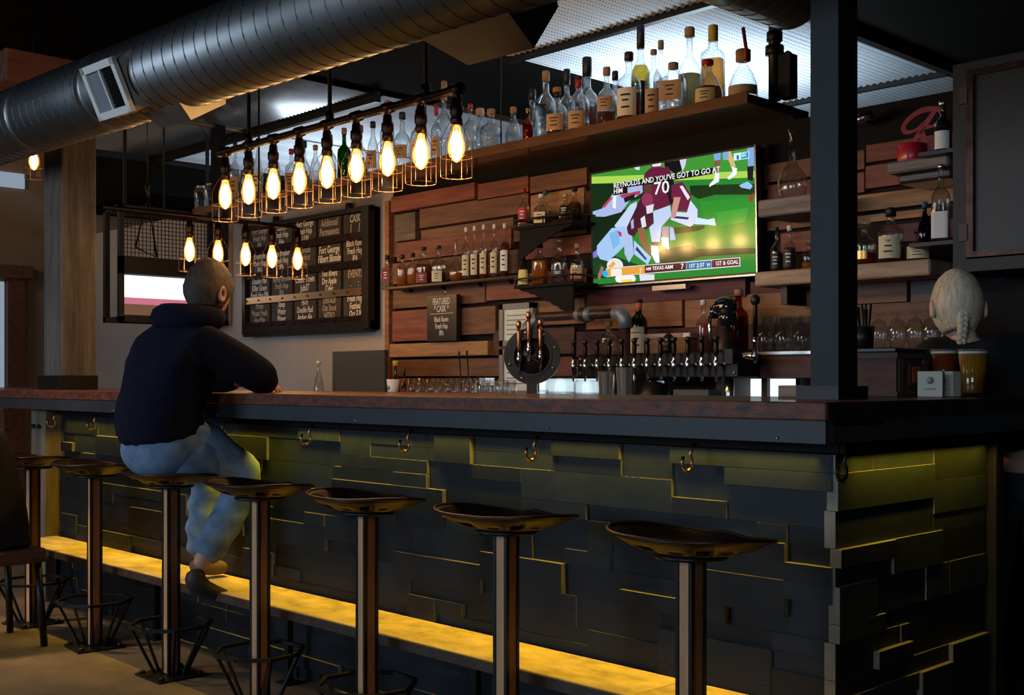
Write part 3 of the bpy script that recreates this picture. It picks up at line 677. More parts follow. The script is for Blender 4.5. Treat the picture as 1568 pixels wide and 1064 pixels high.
def bottle(px, Y, zb, w, ytop, label, shape='tall', sq=0, liq=None, fill=.5, lab=None, lz=(.12, .48), cap='cap_black', caps=.08, capr=1.15, neck=None, glass='glass', group=None, txt=None, ink=True, cat='bottle', name='bottle', half=None, rot=None):
    x, _, zt = onY(px, Y, ytop); D = depth(px, Y); r = max(.012, w/F*D/2); Ht = zt-zb
    if sq > .3: r /= 1.12
    zt_g = Ht*(1-caps*.55); prof = SHAPES[shape]
    ro = rot if rot is not None else (math.atan2(-x, Y)*.55)   # label half turned to the room
    t = thing(name, label, cat, (x, Y, zb), 0, group)
    hg = zt_g; th = .0018
    outer = [(r*a, hg*b_) for a, b_ in prof]
    inner = [(max(r*a-th, .003), max(hg*b_, .006)) for a, b_ in prof][::-1]
    MB().lathe(outer+inner+[(.0005, .006)], glass, 20, sq=sq, capb=True, capt=False).build('glass_body', t, rot=(0, 0, ro))
    if liq:
        pf = [(max(r*a-th-.0006, .002), max(hg*b_, .008)) for a, b_ in prof if b_ < fill]
        pf.append((max(r*shape_r(prof, fill)-th-.0006, .002), hg*fill)); pf.append((.0005, hg*fill))
        MB().lathe(pf, liq, 16, sq=sq).build('liquid', t, rot=(0, 0, ro))
    if lab:
        hf = half or (.95 if sq < .3 else .78); a0_, a1_ = -pi/2-hf, -pi/2+hf
        rr = r+.0008
        f0, f1 = lz; pl = []
        for i in range(5):
            f = f0+(f1-f0)*i/4; pl.append((r*shape_r(prof, f)+.0009, hg*f))
        o = MB().lathe(pl, lab, 10, sq=sq, a0=a0_, a1=a1_).build('paper_label', t, rot=(0, 0, ro))
        if ink:
            m_ = MB(); im = 'ink' if lab not in ('label_black', 'label_red', 'label_maroon') else 'label_white'
            for q, wd in ((.74, .45), (.55, .3), (.3, .38)):
                f = f0+(f1-f0)*q; rr = r*shape_r(prof, f)+.0014; dz = (f1-f0)*hg*.035
                if txt and q == .74: continue
                m_.lathe([(rr, hg*f-dz), (rr, hg*f+dz)], im, 6, sq=sq, a0=-pi/2-wd*hf, a1=-pi/2+wd*hf)
            tag(m_.build('print', o), kind='stuff')
            if txt:
                f = f0+(f1-f0)*.78; tw = r*1.15
                text('print', txt, tw/max(3, len(txt))*1.6, im, o, (0, -(r*shape_r(prof, f)*(1.0)+.003), hg*f), sx=1, ext=.0004)
    nr = r*prof[-1][0]
    MB().lathe([(nr*capr, Ht*(1-caps)), (nr*capr, Ht*.985), (nr*capr*.85, Ht), (.0005, Ht)], cap, 14).build('cap', t)
    if neck:
        f = .86; MB().lathe([(nr*.95, Ht*.80), (nr*1.02, Ht*(1-caps))], neck, 12).build('neck_foil', t)
    return t
G1 = 'spirit bottles on the long top shelf'
def B(px, Y, w, ytop, label, **k): return bottle(px, Y, ZST+.002, w, ytop, label, group=G1, **k)
j = B(1138, 4.27, 46, 76, 'wide round jug bottle with tan band at the right end of top shelf', shape='cone', lab='label_tan', lz=(.12, .33), cap='cork', caps=.22, capr=1.5, half=1.4, ink=False)
MB().tube([(.01, -.045, .20), (.03, -.05, .10), (.028, -.052, .05)], .009, 'cap_red', 6).build('ribbon', j, (0, .03, .12))
B(1084, 4.215, 45, 92, 'maroon capped bottle with square cream label, dark spirit, near right end', shape='cone', lab='label_cream', lz=(.04, .36), liq='liq_brown', fill=.42, cap='cap_red', caps=.11, half=.75)
B(1092, 4.40, 38, 39, 'tallest amber bottle with black and gold stopper, back row right', shape='block', sq=.4, liq='liq_amber', fill=.68, cap='cap_yellow', caps=.17, capr=1.2)
B(1056, 4.40, 36, 42, 'tall murky green-brown bottle with dark cork, left of the amber one', shape='squat', liq='liq_murky', fill=.52, cap='cork', caps=.1, capr=1.3)
B(1031, 4.24, 42, 96, 'square decanter bottle with wide tan label in front row', shape='block', sq=.8, lab='label_tan', lz=(.25, .66), liq='liq_clear', fill=.2, cap='cork', caps=.12)
B(1001, 4.22, 27, 76, 'slim clear bottle with tan label and cork, left of square decanter', lab='label_tan', lz=(.03, .42), liq='liq_clear', fill=.3, cap='cork', caps=.07)
B(1012, 4.40, 24, 62, 'slender bottle of red-brown spirit with wrought cork, behind tan labels', liq='liq_red', fill=.55, cap='cork', caps=.1)
B(981, 4.40, 29, 39, 'yellow wine bottle with black capsule and black label', shape='wine', glass='glass', liq='liq_yellow', fill=.70, lab='label_black', lz=(.1, .52), cap='cap_black', caps=.22, capr=1.1)
B(963, 4.22, 37, 80, 'long necked bottle with white label and dark red spirit', lab='label_white', lz=(.08, .50), liq='liq_red', fill=.42, cap='cap_black', caps=.12)
B(929, 4.25, 30, 103, 'rounded bottle with pale oval label, corked, mid shelf', shape='squat', lab='label_tan', lz=(.3, .55), liq='liq_brown', fill=.28, cap='cork', caps=.13)
B(942, 4.41, 26, 109, 'dark capped bottle half hidden behind the oval label', liq='liq_clear', fill=.3, cap='cap_black', caps=.14)
B(899, 4.41, 38, 88, 'tall pinkish bottle with thick black and gold capsule', shape='squat', liq='liq_pink', fill=.45, cap='cap_black', caps=.23, capr=1.15)
B(886, 4.2, 33, 117, 'red necked bottle with tan label with black print', shape='squat', lab='label_tan', lz=(.04, .36), cap='cap_black', caps=.05, neck='cap_red', liq='liq_clear', fill=.3)
B(868, 4.41, 27, 106, 'black stoppered clear bottle in the back row above the tan label', liq='liq_clear', fill=.4, cap='cap_black', caps=.2)
B(853, 4.2, 33, 134, 'bottle with orange cork, black neck and broad tan label', shape='squat', lab='label_tan', lz=(.1, .45), cap='cork', caps=.1, neck='cap_black', liq='liq_brown', fill=.2)
B(836, 4.40, 29, 109, 'wide shouldered clear bottle with brown stopper, back row', shape='flask', sq=.3, liq='liq_clear', fill=.4, cap='cork', caps=.12)
B(815, 4.42, 30, 137, 'clear bottle with black cap behind the small orange flask', shape='cone', liq='liq_clear', fill=.4, cap='cap_black', caps=.16)
B(808, 4.18, 16, 166, 'small orange oval flask in front on the top shelf', shape='squat', liq='liq_amber', fill=.6, glass='glass_amber', cap='cork', caps=.08)
B(786, 4.26, 26, 164, 'round shouldered clear bottle left of the orange flask', shape='cone', liq='liq_clear', fill=.4, cap='cork', caps=.14)
B(752, 4.22, 32, 167, 'squat clear bottle with orange cork, right of the last caged bulb', shape='squat', sq=.1, liq='liq_clear', fill=.4, cap='cork', caps=.15)
B(735, 4.38, 24, 166, 'grey stoppered decanter behind the orange corked bottles', shape='squat', liq='liq_clear', fill=.3, cap='label_tan', caps=.14, capr=1.6)
B(720, 4.24, 20, 159, 'slim clear bottle with orange-red stopper beside the last bulb', liq='liq_clear', fill=.3, cap='cap_red', caps=.1)
B(668, 4.22, 17, 160, 'slim bottle with red capsule just left of the last bulb', shape='tall', liq='liq_clear', fill=.5, cap='cap_red', caps=.18, lab='label_tan')
B(680, 4.40, 24, 124, 'tall bottle with a pale wooden stopper rising above the lamp pipe', liq='liq_clear', fill=.4, cap='cork', caps=.22)
B(616, 4.24, 26, 172, 'rounded bottle with tan band behind the seventh bulb', shape='squat', lab='label_tan', lz=(.2, .45), liq='liq_clear', fill=.3, cap='cap_black', caps=.12)
extra = [(360, 218, 'dark capped bottle above the first big bulb'), (377, 224, 'clear bottle directly behind the second big bulb'), (395, 212, 'tan stoppered bottle between second and third bulbs'), (420, 216, 'clear bottle behind the third big bulb'),
         (446, 228, 'bottle with orange tint left of the fourth bulb'), (466, 216, 'tall clear bottle right of the fourth bulb'), (483, 222, 'dark capped bottle left of the fifth bulb'), (505, 206, 'clear bottle rising behind the fifth bulb'),
         (527, 196, 'dark green bottle between the fifth and sixth bulbs'), (552, 192, 'clear bottle above the sixth bulb'), (571, 186, 'tan labelled bottle right of the sixth bulb'), (593, 154, 'tallest dark stoppered bottle between sixth and seventh bulbs'), (640, 168, 'clear bottle behind the eighth bulb')]
for i, (px, yt, lb) in enumerate(extra):
    B(px, [4.25, 4.38, 4.22, 4.36][i % 4], 17+i*.5, yt, lb, shape=['tall', 'squat', 'cone', 'flask'][i % 4], glass='glass_green' if i == 8 else 'glass', liq=['liq_clear', 'liq_amber', 'liq_clear', 'liq_brown'][i % 4], fill=.4,
      lab=['label_tan', None, 'label_white', None, 'label_tan'][i % 5], cap=['cap_black', 'cork', 'cap_black', 'cork', 'cap_red'][i % 5], caps=.12)
for i, px in enumerate((307, 322)):
    p = onY(px, 4.28); t = thing('glass_jar', ['round clear glass jar at the far left end of the top shelf', 'second round glass jar from the left end of the top shelf'][i], 'jar', (p, 4.28, ZST+.002), 0, 'jars on the top shelf')
    MB().lathe([(.03, 0), (.042, .01), (.042, .1), (.05, .14), (.045, .17), (.03, .19), (.028, .188), (.043, .168), (.046, .14), (.04, .1), (.04, .012), (.0005, .008)], 'glass', 18, capt=False).build('glass_body', t)
    MB().lathe([(.03, .188), (.03, .2), (.0005, .205)], 'steel', 14).build('lid', t)

# narrow glass shelf with eleven bottles on the planks
def wall_shelf(label, x0, x1, yref, Yf, m='black_iron', th=.012, name='wall_shelf'):
    a, b_ = onY(x0, Yf), onY(x1, Yf); z = onY((x0+x1)/2, Yf, yref)[2]
    t = thing(name, label, 'shelf', (0, 0, 0)); MB().box(a, b_, Yf, YW-.05, z-th, z, m).build('board', t)
    return t, a, b_, z
t, a, b_, zsh = wall_shelf('narrow dark metal shelf of whiskey bottles on the planks, left of centre', 584, 793, 431, 4.33)
for px in (622, 672, 728, 775): x = onY(px, 4.4); MB().box(x-.004, x+.004, 4.42, YW-.05, zsh-.03, zsh-.012, 'black_iron').build('bracket', t)
G2 = 'whiskey bottles on the narrow wall shelf'
yb = lambda px: HY-(zsh-H)*F/depth(px, 4.38)
def B2(px, w, yt, label, **k): return bottle(px, 4.38, zsh+.001, w, yt, label, group=G2, **k)
B2(593, 17, 391, 'square bottle with pink-brown label, leftmost on the narrow shelf', shape='squat', sq=.8, lab='label_maroon', lz=(.2, .6), liq='liq_clear', fill=.5, caps=.12, capr=1.5)
B2(616, 15, 390, 'second square flask of amber from the left, narrow shelf', shape='flask', sq=.8, liq='liq_amber', fill=.6, caps=.12, capr=1.5)
B2(632, 15, 387, 'third square flask of amber from the left, narrow shelf', shape='flask', sq=.8, liq='liq_amber', fill=.6, caps=.12, capr=1.5)
B2(649, 21, 378, 'red spirit bottle with gold medallion and maroon label', shape='squat', sq=.3, liq='liq_red', fill=.55, lab='label_maroon', lz=(.04, .32), cap='cap_black', caps=.08)
B2(672, 19, 376, 'bottle with gold medallion above a cream label', shape='squat', sq=.3, liq='liq_brown', fill=.3, lab='label_cream', lz=(.04, .34), cap='cap_black', caps=.08)
B2(698, 20, 362, 'clear decanter with a long curved glass neck', shape='bulb', liq='liq_amber', fill=.22, cap='glass', caps=.1)
for i, px in enumerate((714, 727, 741, 757)):
    B2(px, 13, (348, 346, 344, 343)[i], ['cream labelled bottle, first of the matching row, beside curved decanter', 'cream labelled bottle with dark spirit, second of the matching row', 'cream labelled bottle, third of the matching row', 'cream labelled bottle, fourth of the matching row, red spot on label'][i],
       shape='tall', lab='label_cream', lz=(.10, .50), liq=['liq_clear', 'liq_brown', 'liq_red', 'liq_clear'][i], fill=.5, cap='cap_white', caps=.09, capr=1.3, half=.9)
B2(773, 14, 342, 'dark spirit bottle with white label, last of the matching row', shape='tall', lab='label_white', lz=(.12, .52), liq='liq_brown', fill=.68, cap='cap_white', caps=.09, capr=1.3)
for px in (649, 672): pass

# bracket shelves left of the television
def bracket_shelf(label, x0, x1, yf, flip):
    Yf = 4.22; a, b_ = onY(x0, Yf), onY(x1, Yf); z = onY(x0, Yf, yf)[2]
    t = thing('bracket_shelf', label, 'shelf', (0, 0, 0))
    MB().box(a, b_, Yf, YW-.05, z-.015, z, 'black_paint').build('board', t)
    g = MB().tube([(a, Yf+.005, z+.035), (b_, Yf+.005, z+.035)], .005, 'black_iron', 6)
    for q in (a+.01, (a+b_)/2, b_-.01): g.tube([(q, Yf+.005, z), (q, Yf+.005, z+.035)], .004, 'black_iron', 6)
    g.tube([(a, Yf+.005, z+.035), (a, YW-.05, z+.035)], .005, 'black_iron', 6); g.tube([(b_, Yf+.005, z+.035), (b_, YW-.05, z+.035)], .005, 'black_iron', 6); g.build('gallery_rail', t)
    # iron bracket with a ragged scroll edge
    L_ = b_-a; pts = []
    n = 14
    for i in range(n+1):
        f = i/n; pts.append((a+.02+f*(L_-.04), z-.016-(.15*(1-f)**1.3+.006*(i % 2)+.004 if flip else .15*f**1.3+.006*(i % 2)+.004)))
    MB().poly([(a+.02, z-.015)]+pts+[(b_-.02, z-.015)], .01, 'black_paint', 'Y', Yf+.02).build('bracket', t)
    return t, z
t, z1 = bracket_shelf('upper small black bracket shelf left of the television', 787, 876, 348, True)
t, z2 = bracket_shelf('lower small black bracket shelf left of the television', 787, 878, 438, False)
G3 = 'bottles on the small bracket shelves'
def B3(px, Y, w, yt, z, label, **k): return bottle(px, Y, z+.001, w, yt, label, group=G3, **k)
B3(802, 4.3, 18, 289, z1, 'clear bottle with big red label and red cap, upper bracket shelf', shape='squat', lab='label_red', lz=(.12, .55), cap='cap_red', caps=.1, liq='liq_clear', fill=.5)
B3(829, 4.29, 22, 297, z1, 'square bottle with cream label and white cap, upper bracket shelf', shape='squat', sq=.7, lab='label_cream', lz=(.08, .45), liq='liq_brown', fill=.45, cap='cap_white', caps=.12, capr=1.4)
B3(835, 4.4, 20, 291, z1, 'teal capped bottle behind the square one, upper bracket shelf', shape='squat', liq='liq_brown', fill=.5, cap='cap_blue', caps=.12)
B3(866, 4.29, 20, 297, z1, 'dark bottle with black label and silver cap, upper bracket shelf', shape='squat', lab='label_black', lz=(.2, .62), liq='liq_brown', fill=.55, cap='label_tan', caps=.1)
B3(880, 4.4, 22, 287, z1, 'dark brown bottle at the right end of the upper bracket shelf', shape='squat', liq='liq_brown', fill=.62, cap='cap_black', caps=.1)
B3(802, 4.29, 17, 380, z2, 'dark bottle with pale yellow label, leftmost on lower bracket shelf', shape='cone', lab='label_yellow', lz=(.05, .46), glass='glass_dark', cap='cap_black', caps=.1, half=1.2, ink=False)
B3(827, 4.3, 25, 373, z2, 'amber bottle with white leaf emblem, lower bracket shelf', shape='flask', sq=.6, liq='liq_amber', fill=.62, cap='cap_black', caps=.1)
B3(857, 4.3, 23, 366, z2, 'clear bottle with pointed stopper and dark label, lower bracket shelf', shape='squat', sq=.2, lab='label_black', lz=(.14, .32), liq='liq_clear', fill=.5, cap='glass', caps=.12)
B3(884, 4.33, 22, 373, z2, 'tan and grey labelled bottle at right end of lower bracket shelf', shape='squat', lab='label_tan', lz=(.1, .42), liq='liq_amber', fill=.4, cap='cork', caps=.12)

# ---------------------------------------------------------------- television
YT = 4.40; XT0 = onY(909, YT); XT1 = onY(1158, YT); ZT1 = onY(1158, YT, 226)[2]; ZT0 = ZT1-(XT1-XT0)*.568
tv = thing('television', 'wall television showing a football game', 'television', ((XT0+XT1)/2, YT, ZT0)); W = XT1-XT0; HT = ZT1-ZT0
tv.rotation_euler = (radians(1.5), 0, 0)
MB().box(-W/2-.012, W/2+.008, 0, .04, -.014, HT+.010, 'cap_black').build('cabinet', tv)
MB().box(-W/2-.012, W/2+.008, -.003, 0, -.016, -.008, 'steel').box(W/2+.002, W/2+.008, -.003, 0, -.016, HT+.012, 'steel').build('bezel_strip', tv)
MB().box(-.15, .15, .04, .085, HT*.3, HT*.7, 'black_iron').build('wall_mount', tv)
MB().box(-.10, .10, -.01, .03, -.052, -.03, 'steel').tube([(0, .01, -.03), (0, .02, -.012)], .01, 'black_iron', 6).build('sensor_bar', tv)
def tvmap(x, y):
    u = (x-45)/1095; yt = 265-185*u; yb_ = 970-85*u; v = (yb_-y)/(yb_-yt); return (-W/2+u*W, v*HT)
SCR = {'v': [], 'f': [], 'c': []}
def sp(pts, c, raw=False):
    k = len(SCR['f'])+1; i0 = len(SCR['v']); lin = [((q/255)/12.92 if q/255 <= .04045 else ((q/255+.055)/1.055)**2.4) for q in c]
    for p in pts:
        a, b_ = (p if raw else tvmap(*p)); a = min(max(a, -W/2), W/2); b_ = min(max(b_, 0), HT)
        SCR['v'].append((a, -.0012-k*.00004, b_))
    SCR['f'].append(list(range(i0, i0+len(pts)))); SCR['c'].append((*lin, 1))
def el(x, y, rx, ry, c, n=14): sp([(x+rx*cos(2*pi*i/n), y+ry*sin(2*pi*i/n)) for i in range(n)], c)
sp([(-W/2, 0), (W/2, 0), (W/2, HT), (-W/2, HT)], (35, 128, 45), True)
GR = [(45, 270, 1095, -185)]
sp([(45, 265), (1140, 80), (1140, 235), (45, 285)], (62, 145, 52)); sp([(45, 278), (1140, 232), (1140, 275), (45, 322)], (168, 208, 82))
sp([(45, 322), (430, 315), (430, 400), (45, 520)], (8, 42, 18)); sp([(45, 530), (300, 480), (220, 650), (45, 770)], (10, 34, 16))
sp([(45, 790), (200, 780), (380, 840), (400, 900), (45, 935)], (16, 60, 28)); sp([(735, 325), (1140, 315), (1140, 385), (900, 385), (790, 412), (740, 380)], (10, 48, 18))
sp([(590, 600), (880, 580), (830, 610), (640, 640)], (10, 48, 20)); sp([(520, 745), (740, 705), (770, 735), (1140, 730), (1140, 765), (800, 785), (620, 850), (520, 860)], (12, 52, 22))
sp([(800, 430), (1140, 400), (1140, 640), (760, 700), (700, 650), (830, 600)], (34, 140, 44)); sp([(900, 500), (1100, 470), (1080, 560), (930, 590)], (46, 156, 54))
sp([(570, 170), (675, 160), (700, 220), (640, 250), (570, 200)], (10, 12, 20)); sp([(672, 160), (718, 152), (708, 200), (690, 235)], (205, 205, 220)); sp([(360, 205), (398, 205), (398, 228), (370, 225)], (210, 220, 230))
sp([(50, 500), (120, 480), (200, 385), (320, 335), (415, 320), (418, 370), (320, 430), (262, 500), (140, 532), (50, 532)], (165, 180, 225)); sp([(205, 395), (228, 395), (222, 480), (198, 470)], (235, 235, 245)); sp([(250, 390), (400, 360), (400, 385), (270, 410)], (170, 60, 90))
sp([(120, 470), (190, 400), (200, 412), (140, 475)], (190, 60, 90)); sp([(280, 410), (360, 380), (360, 410), (290, 440)], (30, 14, 36))
el(515, 200, 38, 24, (120, 35, 60)); sp([(485, 178), (550, 172), (545, 200), (490, 205)], (225, 222, 230))
sp([(432, 250), (470, 215), (600, 205), (628, 290), (612, 460), (560, 482), (490, 480), (445, 360), (420, 330)], (98, 24, 58))
sp([(560, 265), (628, 250), (640, 420), (608, 450), (575, 350)], (20, 10, 22))
sp([(425, 330), (480, 300), (480, 375), (428, 372)], (86, 52, 42))
sp([(490, 492), (605, 452), (612, 520), (545, 590), (530, 690), (475, 690), (458, 590), (470, 520)], (185, 205, 238)); sp([(470, 690), (522, 690), (512, 712), (480, 712)], (90, 30, 60)); sp([(470, 712), (520, 720), (528, 825), (500, 825), (470, 770)], (222, 235, 248))
sp([(548, 590), (595, 590), (590, 700), (595, 740), (550, 715)], (170, 150, 165)); sp([(600, 590), (625, 600), (638, 675), (600, 680)], (160, 190, 230))
sp([(540, 660), (590, 660), (594, 740), (545, 712)], (215, 230, 246))
sp([(615, 320), (690, 300), (748, 390), (722, 490), (650, 488), (615, 400)], (104, 26, 62)); sp([(670, 330), (690, 325), (738, 400), (722, 420)], (225, 220, 230))
sp([(740, 420), (785, 480), (782, 560), (735, 592), (605, 545), (640, 495), (715, 500)], (205, 215, 238)); sp([(775, 530), (850, 545), (892, 535), (900, 585), (850, 578), (768, 575)], (195, 225, 246)); sp([(615, 520), (730, 530), (720, 545), (620, 535)], (30, 30, 90))
sp([(632, 400), (676, 400), (640, 530), (606, 535)], (200, 140, 130))
sp([(210, 590), (330, 450), (375, 430), (372, 500), (330, 580), (280, 640)], (190, 208, 238)); sp([(45, 765), (80, 740), (80, 790), (50, 800)], (120, 110, 200))
sp([(78, 720), (190, 605), (290, 590), (312, 690), (235, 760), (160, 818), (100, 805), (78, 770)], (160, 195, 238)); sp([(170, 640), (235, 615), (250, 700), (200, 740)], (120, 180, 225)); sp([(232, 620), (262, 630), (262, 660), (245, 655)], (200, 50, 80))
sp([(275, 600), (335, 620), (348, 770), (312, 825), (282, 770)], (170, 190, 230)); sp([(350, 680), (470, 790), (445, 838), (350, 770)], (165, 200, 240)); sp([(370, 720), (440, 800), (430, 808), (360, 740)], (20, 40, 110))
sp([(300, 600), (365, 480), (390, 430), (430, 370), (485, 400), (492, 570), (440, 612), (400, 592), (350, 660), (310, 640)], (66, 18, 42)); el(450, 420, 40, 48, (140, 45, 85)); sp([(440, 460), (495, 445), (485, 500), (445, 510)], (215, 215, 228)); sp([(400, 540), (430, 520), (440, 590), (410, 600)], (215, 215, 230)); sp([(330, 560), (350, 540), (352, 600), (335, 610)], (170, 170, 220))
sp([(378, 600), (425, 612), (440, 700), (474, 755), (452, 770), (395, 690)], (150, 86, 62))
el(210, 845, 60, 48, (222, 224, 232)); sp([(160, 850), (200, 815), (215, 835), (175, 875)], (235, 165, 60)); el(285, 930, 75, 40, (238, 238, 240)); sp([(250, 940), (330, 930), (335, 955), (260, 962)], (235, 220, 60)); sp([(75, 920), (110, 850), (130, 860), (95, 940)], (150, 110, 90)); sp([(385, 900), (490, 900), (490, 942), (390, 945)], (215, 220, 228))
sp([(895, 115), (938, 112), (925, 245), (895, 250)], (120, 90, 60)); sp([(895, 115), (938, 110), (935, 160), (897, 165)], (120, 165, 220)); sp([(900, 240), (928, 245), (925, 300), (862, 335), (866, 315), (895, 285)], (232, 235, 242))
sp([(950, 112), (1000, 104), (1030, 205), (1004, 215), (985, 160), (955, 160)], (205, 180, 120)); sp([(950, 110), (985, 108), (985, 155), (952, 160)], (120, 165, 220)); sp([(1004, 205), (1038, 215), (1032, 255), (990, 288), (974, 278), (1010, 240)], (235, 240, 245))
sp([(1100, 85), (1140, 80), (1140, 200), (1104, 205)], (130, 165, 215)); sp([(1098, 205), (1136, 200), (1132, 300), (1100, 290)], (25, 16, 36)); sp([(1048, 325), (1100, 300), (1130, 330), (1115, 352), (1060, 340)], (140, 190, 235)); sp([(1105, 400), (1135, 370), (1130, 430), (1105, 435)], (140, 60, 50))
sp([(205, 318), (888, 210), (888, 250), (205, 358)], (6, 8, 10)); sp([(205, 352), (312, 336), (312, 378), (205, 394)], (6, 8, 10))
sp([(1018, 120), (1112, 106), (1112, 152), (1018, 166)], (210, 240, 245)); sp([(1062, 117), (1108, 110), (1108, 148), (1062, 155)], (20, 150, 200)); sp([(1036, 132), (1050, 130), (1050, 158), (1036, 160)], (25, 110, 150))
sp([(145, 862), (1048, 790), (1048, 848), (145, 920)], (225, 225, 228)); sp([(150, 866), (425, 844), (425, 895), (150, 916)], (226, 158, 62)); sp([(425, 844), (706, 822), (706, 870), (425, 893)], (78, 22, 32)); sp([(708, 822), (870, 809), (870, 856), (708, 869)], (28, 112, 158)); sp([(872, 808), (1043, 795), (1043, 843), (872, 856)], (96, 26, 34)); el(138, 898, 22, 22, (40, 170, 220)); sp([(180, 868), (260, 862), (260, 908), (180, 912)], (240, 232, 215))
me = bpy.data.meshes.new('screen'); me.from_pydata(SCR['v'], [], SCR['f']); ca = me.color_attributes.new('Col', 'FLOAT_COLOR', 'CORNER')
for p_, c in zip(me.polygons, SCR['c']):
    for li in p_.loop_indices: ca.data[li].color = c
me.materials.append(M['tv_picture']); scr = link('screen', me, tv)
emis('screen_text', (.95, .95, .97), 1.0)
def tvtext(s, x, y, size, al='LEFT', sx=1):
    a, b_ = tvmap(x, y); text('screen_text', s, size, 'screen_text', scr, (a, -.006, b_), align=al, sx=sx, ext=.0002, off=.0003)
tvtext("REYNOLDS AND YOU'VE GOT TO GO AT", 212, 334, .036, sx=.95); tvtext('HIM', 212, 371, .034); tvtext('70', 496, 352, .085, sx=1.15)
tvtext('TEXAS A&M', 478, 863, .024); tvtext('7', 672, 850, .035); tvtext('7', 388, 880, .03); tvtext('1ST', 725, 847, .024); tvtext('2:37', 775, 843, .026); tvtext('39', 840, 840, .02); tvtext('1ST & GOAL', 895, 832, .026, sx=.9); tvtext('SEC', 1066, 133, .022, sx=.8); tvtext('AM', 434, 867, .022)

# ---------------------------------------------------------------- chalk menu
YM = 4.45; mx0, mx1 = onY(378, YM), onY(573, YM); mzt, mzb = onY(476, YM, 333)[2], onY(476, YM, 508)[2]
menu = thing('chalk_menu', 'large framed chalk tap list of twenty slates on the white wall', 'menu board', (mx0, YM, mzb), 0)
MW, MH = mx1-mx0, mzt-mzb
MB().box(0, MW, .0, .045, 0, MH, 'black_paint').build('backboard', menu)
fb = MB().box(-.01, .03, -.035, .045, 0, MH, 'black_iron').box(MW-.07, MW, -.045, .045, -.0, MH, 'black_iron').box(0, MW, -.03, 0, MH-.02, MH+.01, 'black_iron').box(0, MW, -.03, 0, -.015, .05, 'black_iron'); fb.build('frame', menu)
rows = [["Fort George\nFresh Hop\nIPA", "Comet\nFresh Hop\nPale", "Fort George\nFresh Hop\n1/100", "Additional\nPermanents", "CASK\n|      |"],
        ["Breakside\nFresh Hop\nIPA", "Bale Breaker\nFresh Hop\nIPA", "Cascade\nApricot\nAle", "Fort George\nFilbert Blonde", "Black Raven\nFresh Hop\nIPA"],
        ["Double Mtn\nKiller Green\nFresh Hop IPA", "Barley Brown\nFresh Hop\nIPA", "Coast Town\nJubilT", "Two Rivers\nDry Apple\nCider", "EVENTS\n.     :"],
        ["Pfriem\nMosaic Fresh\nHop Pale", "Steep\nWater\nPilsner", "Hi-Fi\nDouble Red\nAmber Ale", "DEKALB\nOat Stout\nNITRO", "Fresh Hop\nFestival\nOct 7-9"]]
cw = (MW-.09)/5; rh = (MH-.06)/4
for r_ in range(4):
    zb_ = MH-.02-rh*(r_+1)
    rl = MB().box(.02, MW-.06, -.028, -.006, zb_, zb_+.045, 'brass' if r_ == 2 else 'dark_bronze').build('rail', menu)
    bo = MB()
    for c in range(10): bo.tube([(.05+c*(MW-.14)/9, -.034, zb_+.022), (.05+c*(MW-.14)/9, -.027, zb_+.022)], .006, 'black_iron', 6)
    tag(bo.build('rail_bolt', rl), kind='stuff')
    for c in range(5):
        xa_ = .035+c*cw
        s_ = MB().box(xa_+.028, xa_+cw-.004, -.012, -.002, zb_+.047, zb_+rh-.006, 'chalk_board').build('slate', menu)
        text('chalk_writing', rows[r_][c], .058 if rows[r_][c].count('\n') == 2 else .068, 'chalk' if (r_+c) % 3 else 'chalk_dim', s_, (xa_+cw/2+.012, -.013, zb_+rh/2+.02), sx=.66, sh=.12, off=.0006)
for c in (.25, .82): MB().box(MW*c-.02, MW*c+.02, -.01, .02, MH+.01, MH+.05, 'black_iron').build('hanger', menu)
# small featured cask board
p0 = onY(654, 4.42); p1 = onY(699, 4.42); zt_ = onY(676, 4.42, 452)[2]; zb_ = onY(676, 4.42, 522)[2]
t = thing('chalk_sign', 'small black chalk sign reading featured cask on the planks', 'sign', ((p0+p1)/2, 4.42, zb_)); Wc = p1-p0; Hc = zt_-zb_
MB().box(-Wc/2, Wc/2, 0, .03, 0, Hc, 'cap_black').build('board', t)
for (s, z, sz) in (('FEATURED', .86, .052), ('* CASK *', .70, .054), ('Black Raven', .47, .042), ('Fresh Hop', .32, .042), ('IPA', .17, .042)):
    text('chalk_writing', s, sz, 'chalk', t, (0, -.002, Hc*z), sx=.62, off=.0008)
MB().box(-Wc*.4, Wc*.4, -.0015, 0, Hc*.595, Hc*.605, 'chalk').build('chalk_rule', t)
MB().tube([(0, .025, Hc), (0, .035, Hc+.05)], .003, 'steel', 6).build('hook', t)
# framed papers
def framed(label, x0, x1, yt, yb_, m):
    a, b_ = onY(x0, 4.43), onY(x1, 4.43); zt_, zb_ = onY(x0, 4.43, yt)[2], onY(x0, 4.43, yb_)[2]
    t = thing('framed_paper', label, 'picture frame', ((a+b_)/2, 4.43, zb_)); w_ = b_-a; h_ = zt_-zb_; e = .03
    MB().box(-w_/2, w_/2, 0, .03, 0, e, 'frame_grey').box(-w_/2, w_/2, 0, .03, h_-e, h_, 'frame_grey').box(-w_/2, -w_/2+e, 0, .03, 0, h_, 'frame_grey').box(w_/2-e, w_/2, 0, .03, 0, h_, 'frame_grey').build('frame', t)
    pp = MB().box(-w_/2+e, w_/2-e, .012, .02, e, h_-e, m).build('paper', t)
    ln = MB()
    for k in range(5): z = e+(h_-2*e)*(.18+.15*k); ln.box(-w_/2+e+.02, w_/2-e-.02-.02*(k % 2), .0105, .012, z, z+.006, 'frame_grey')
    tag(ln.build('print', pp), kind='stuff')
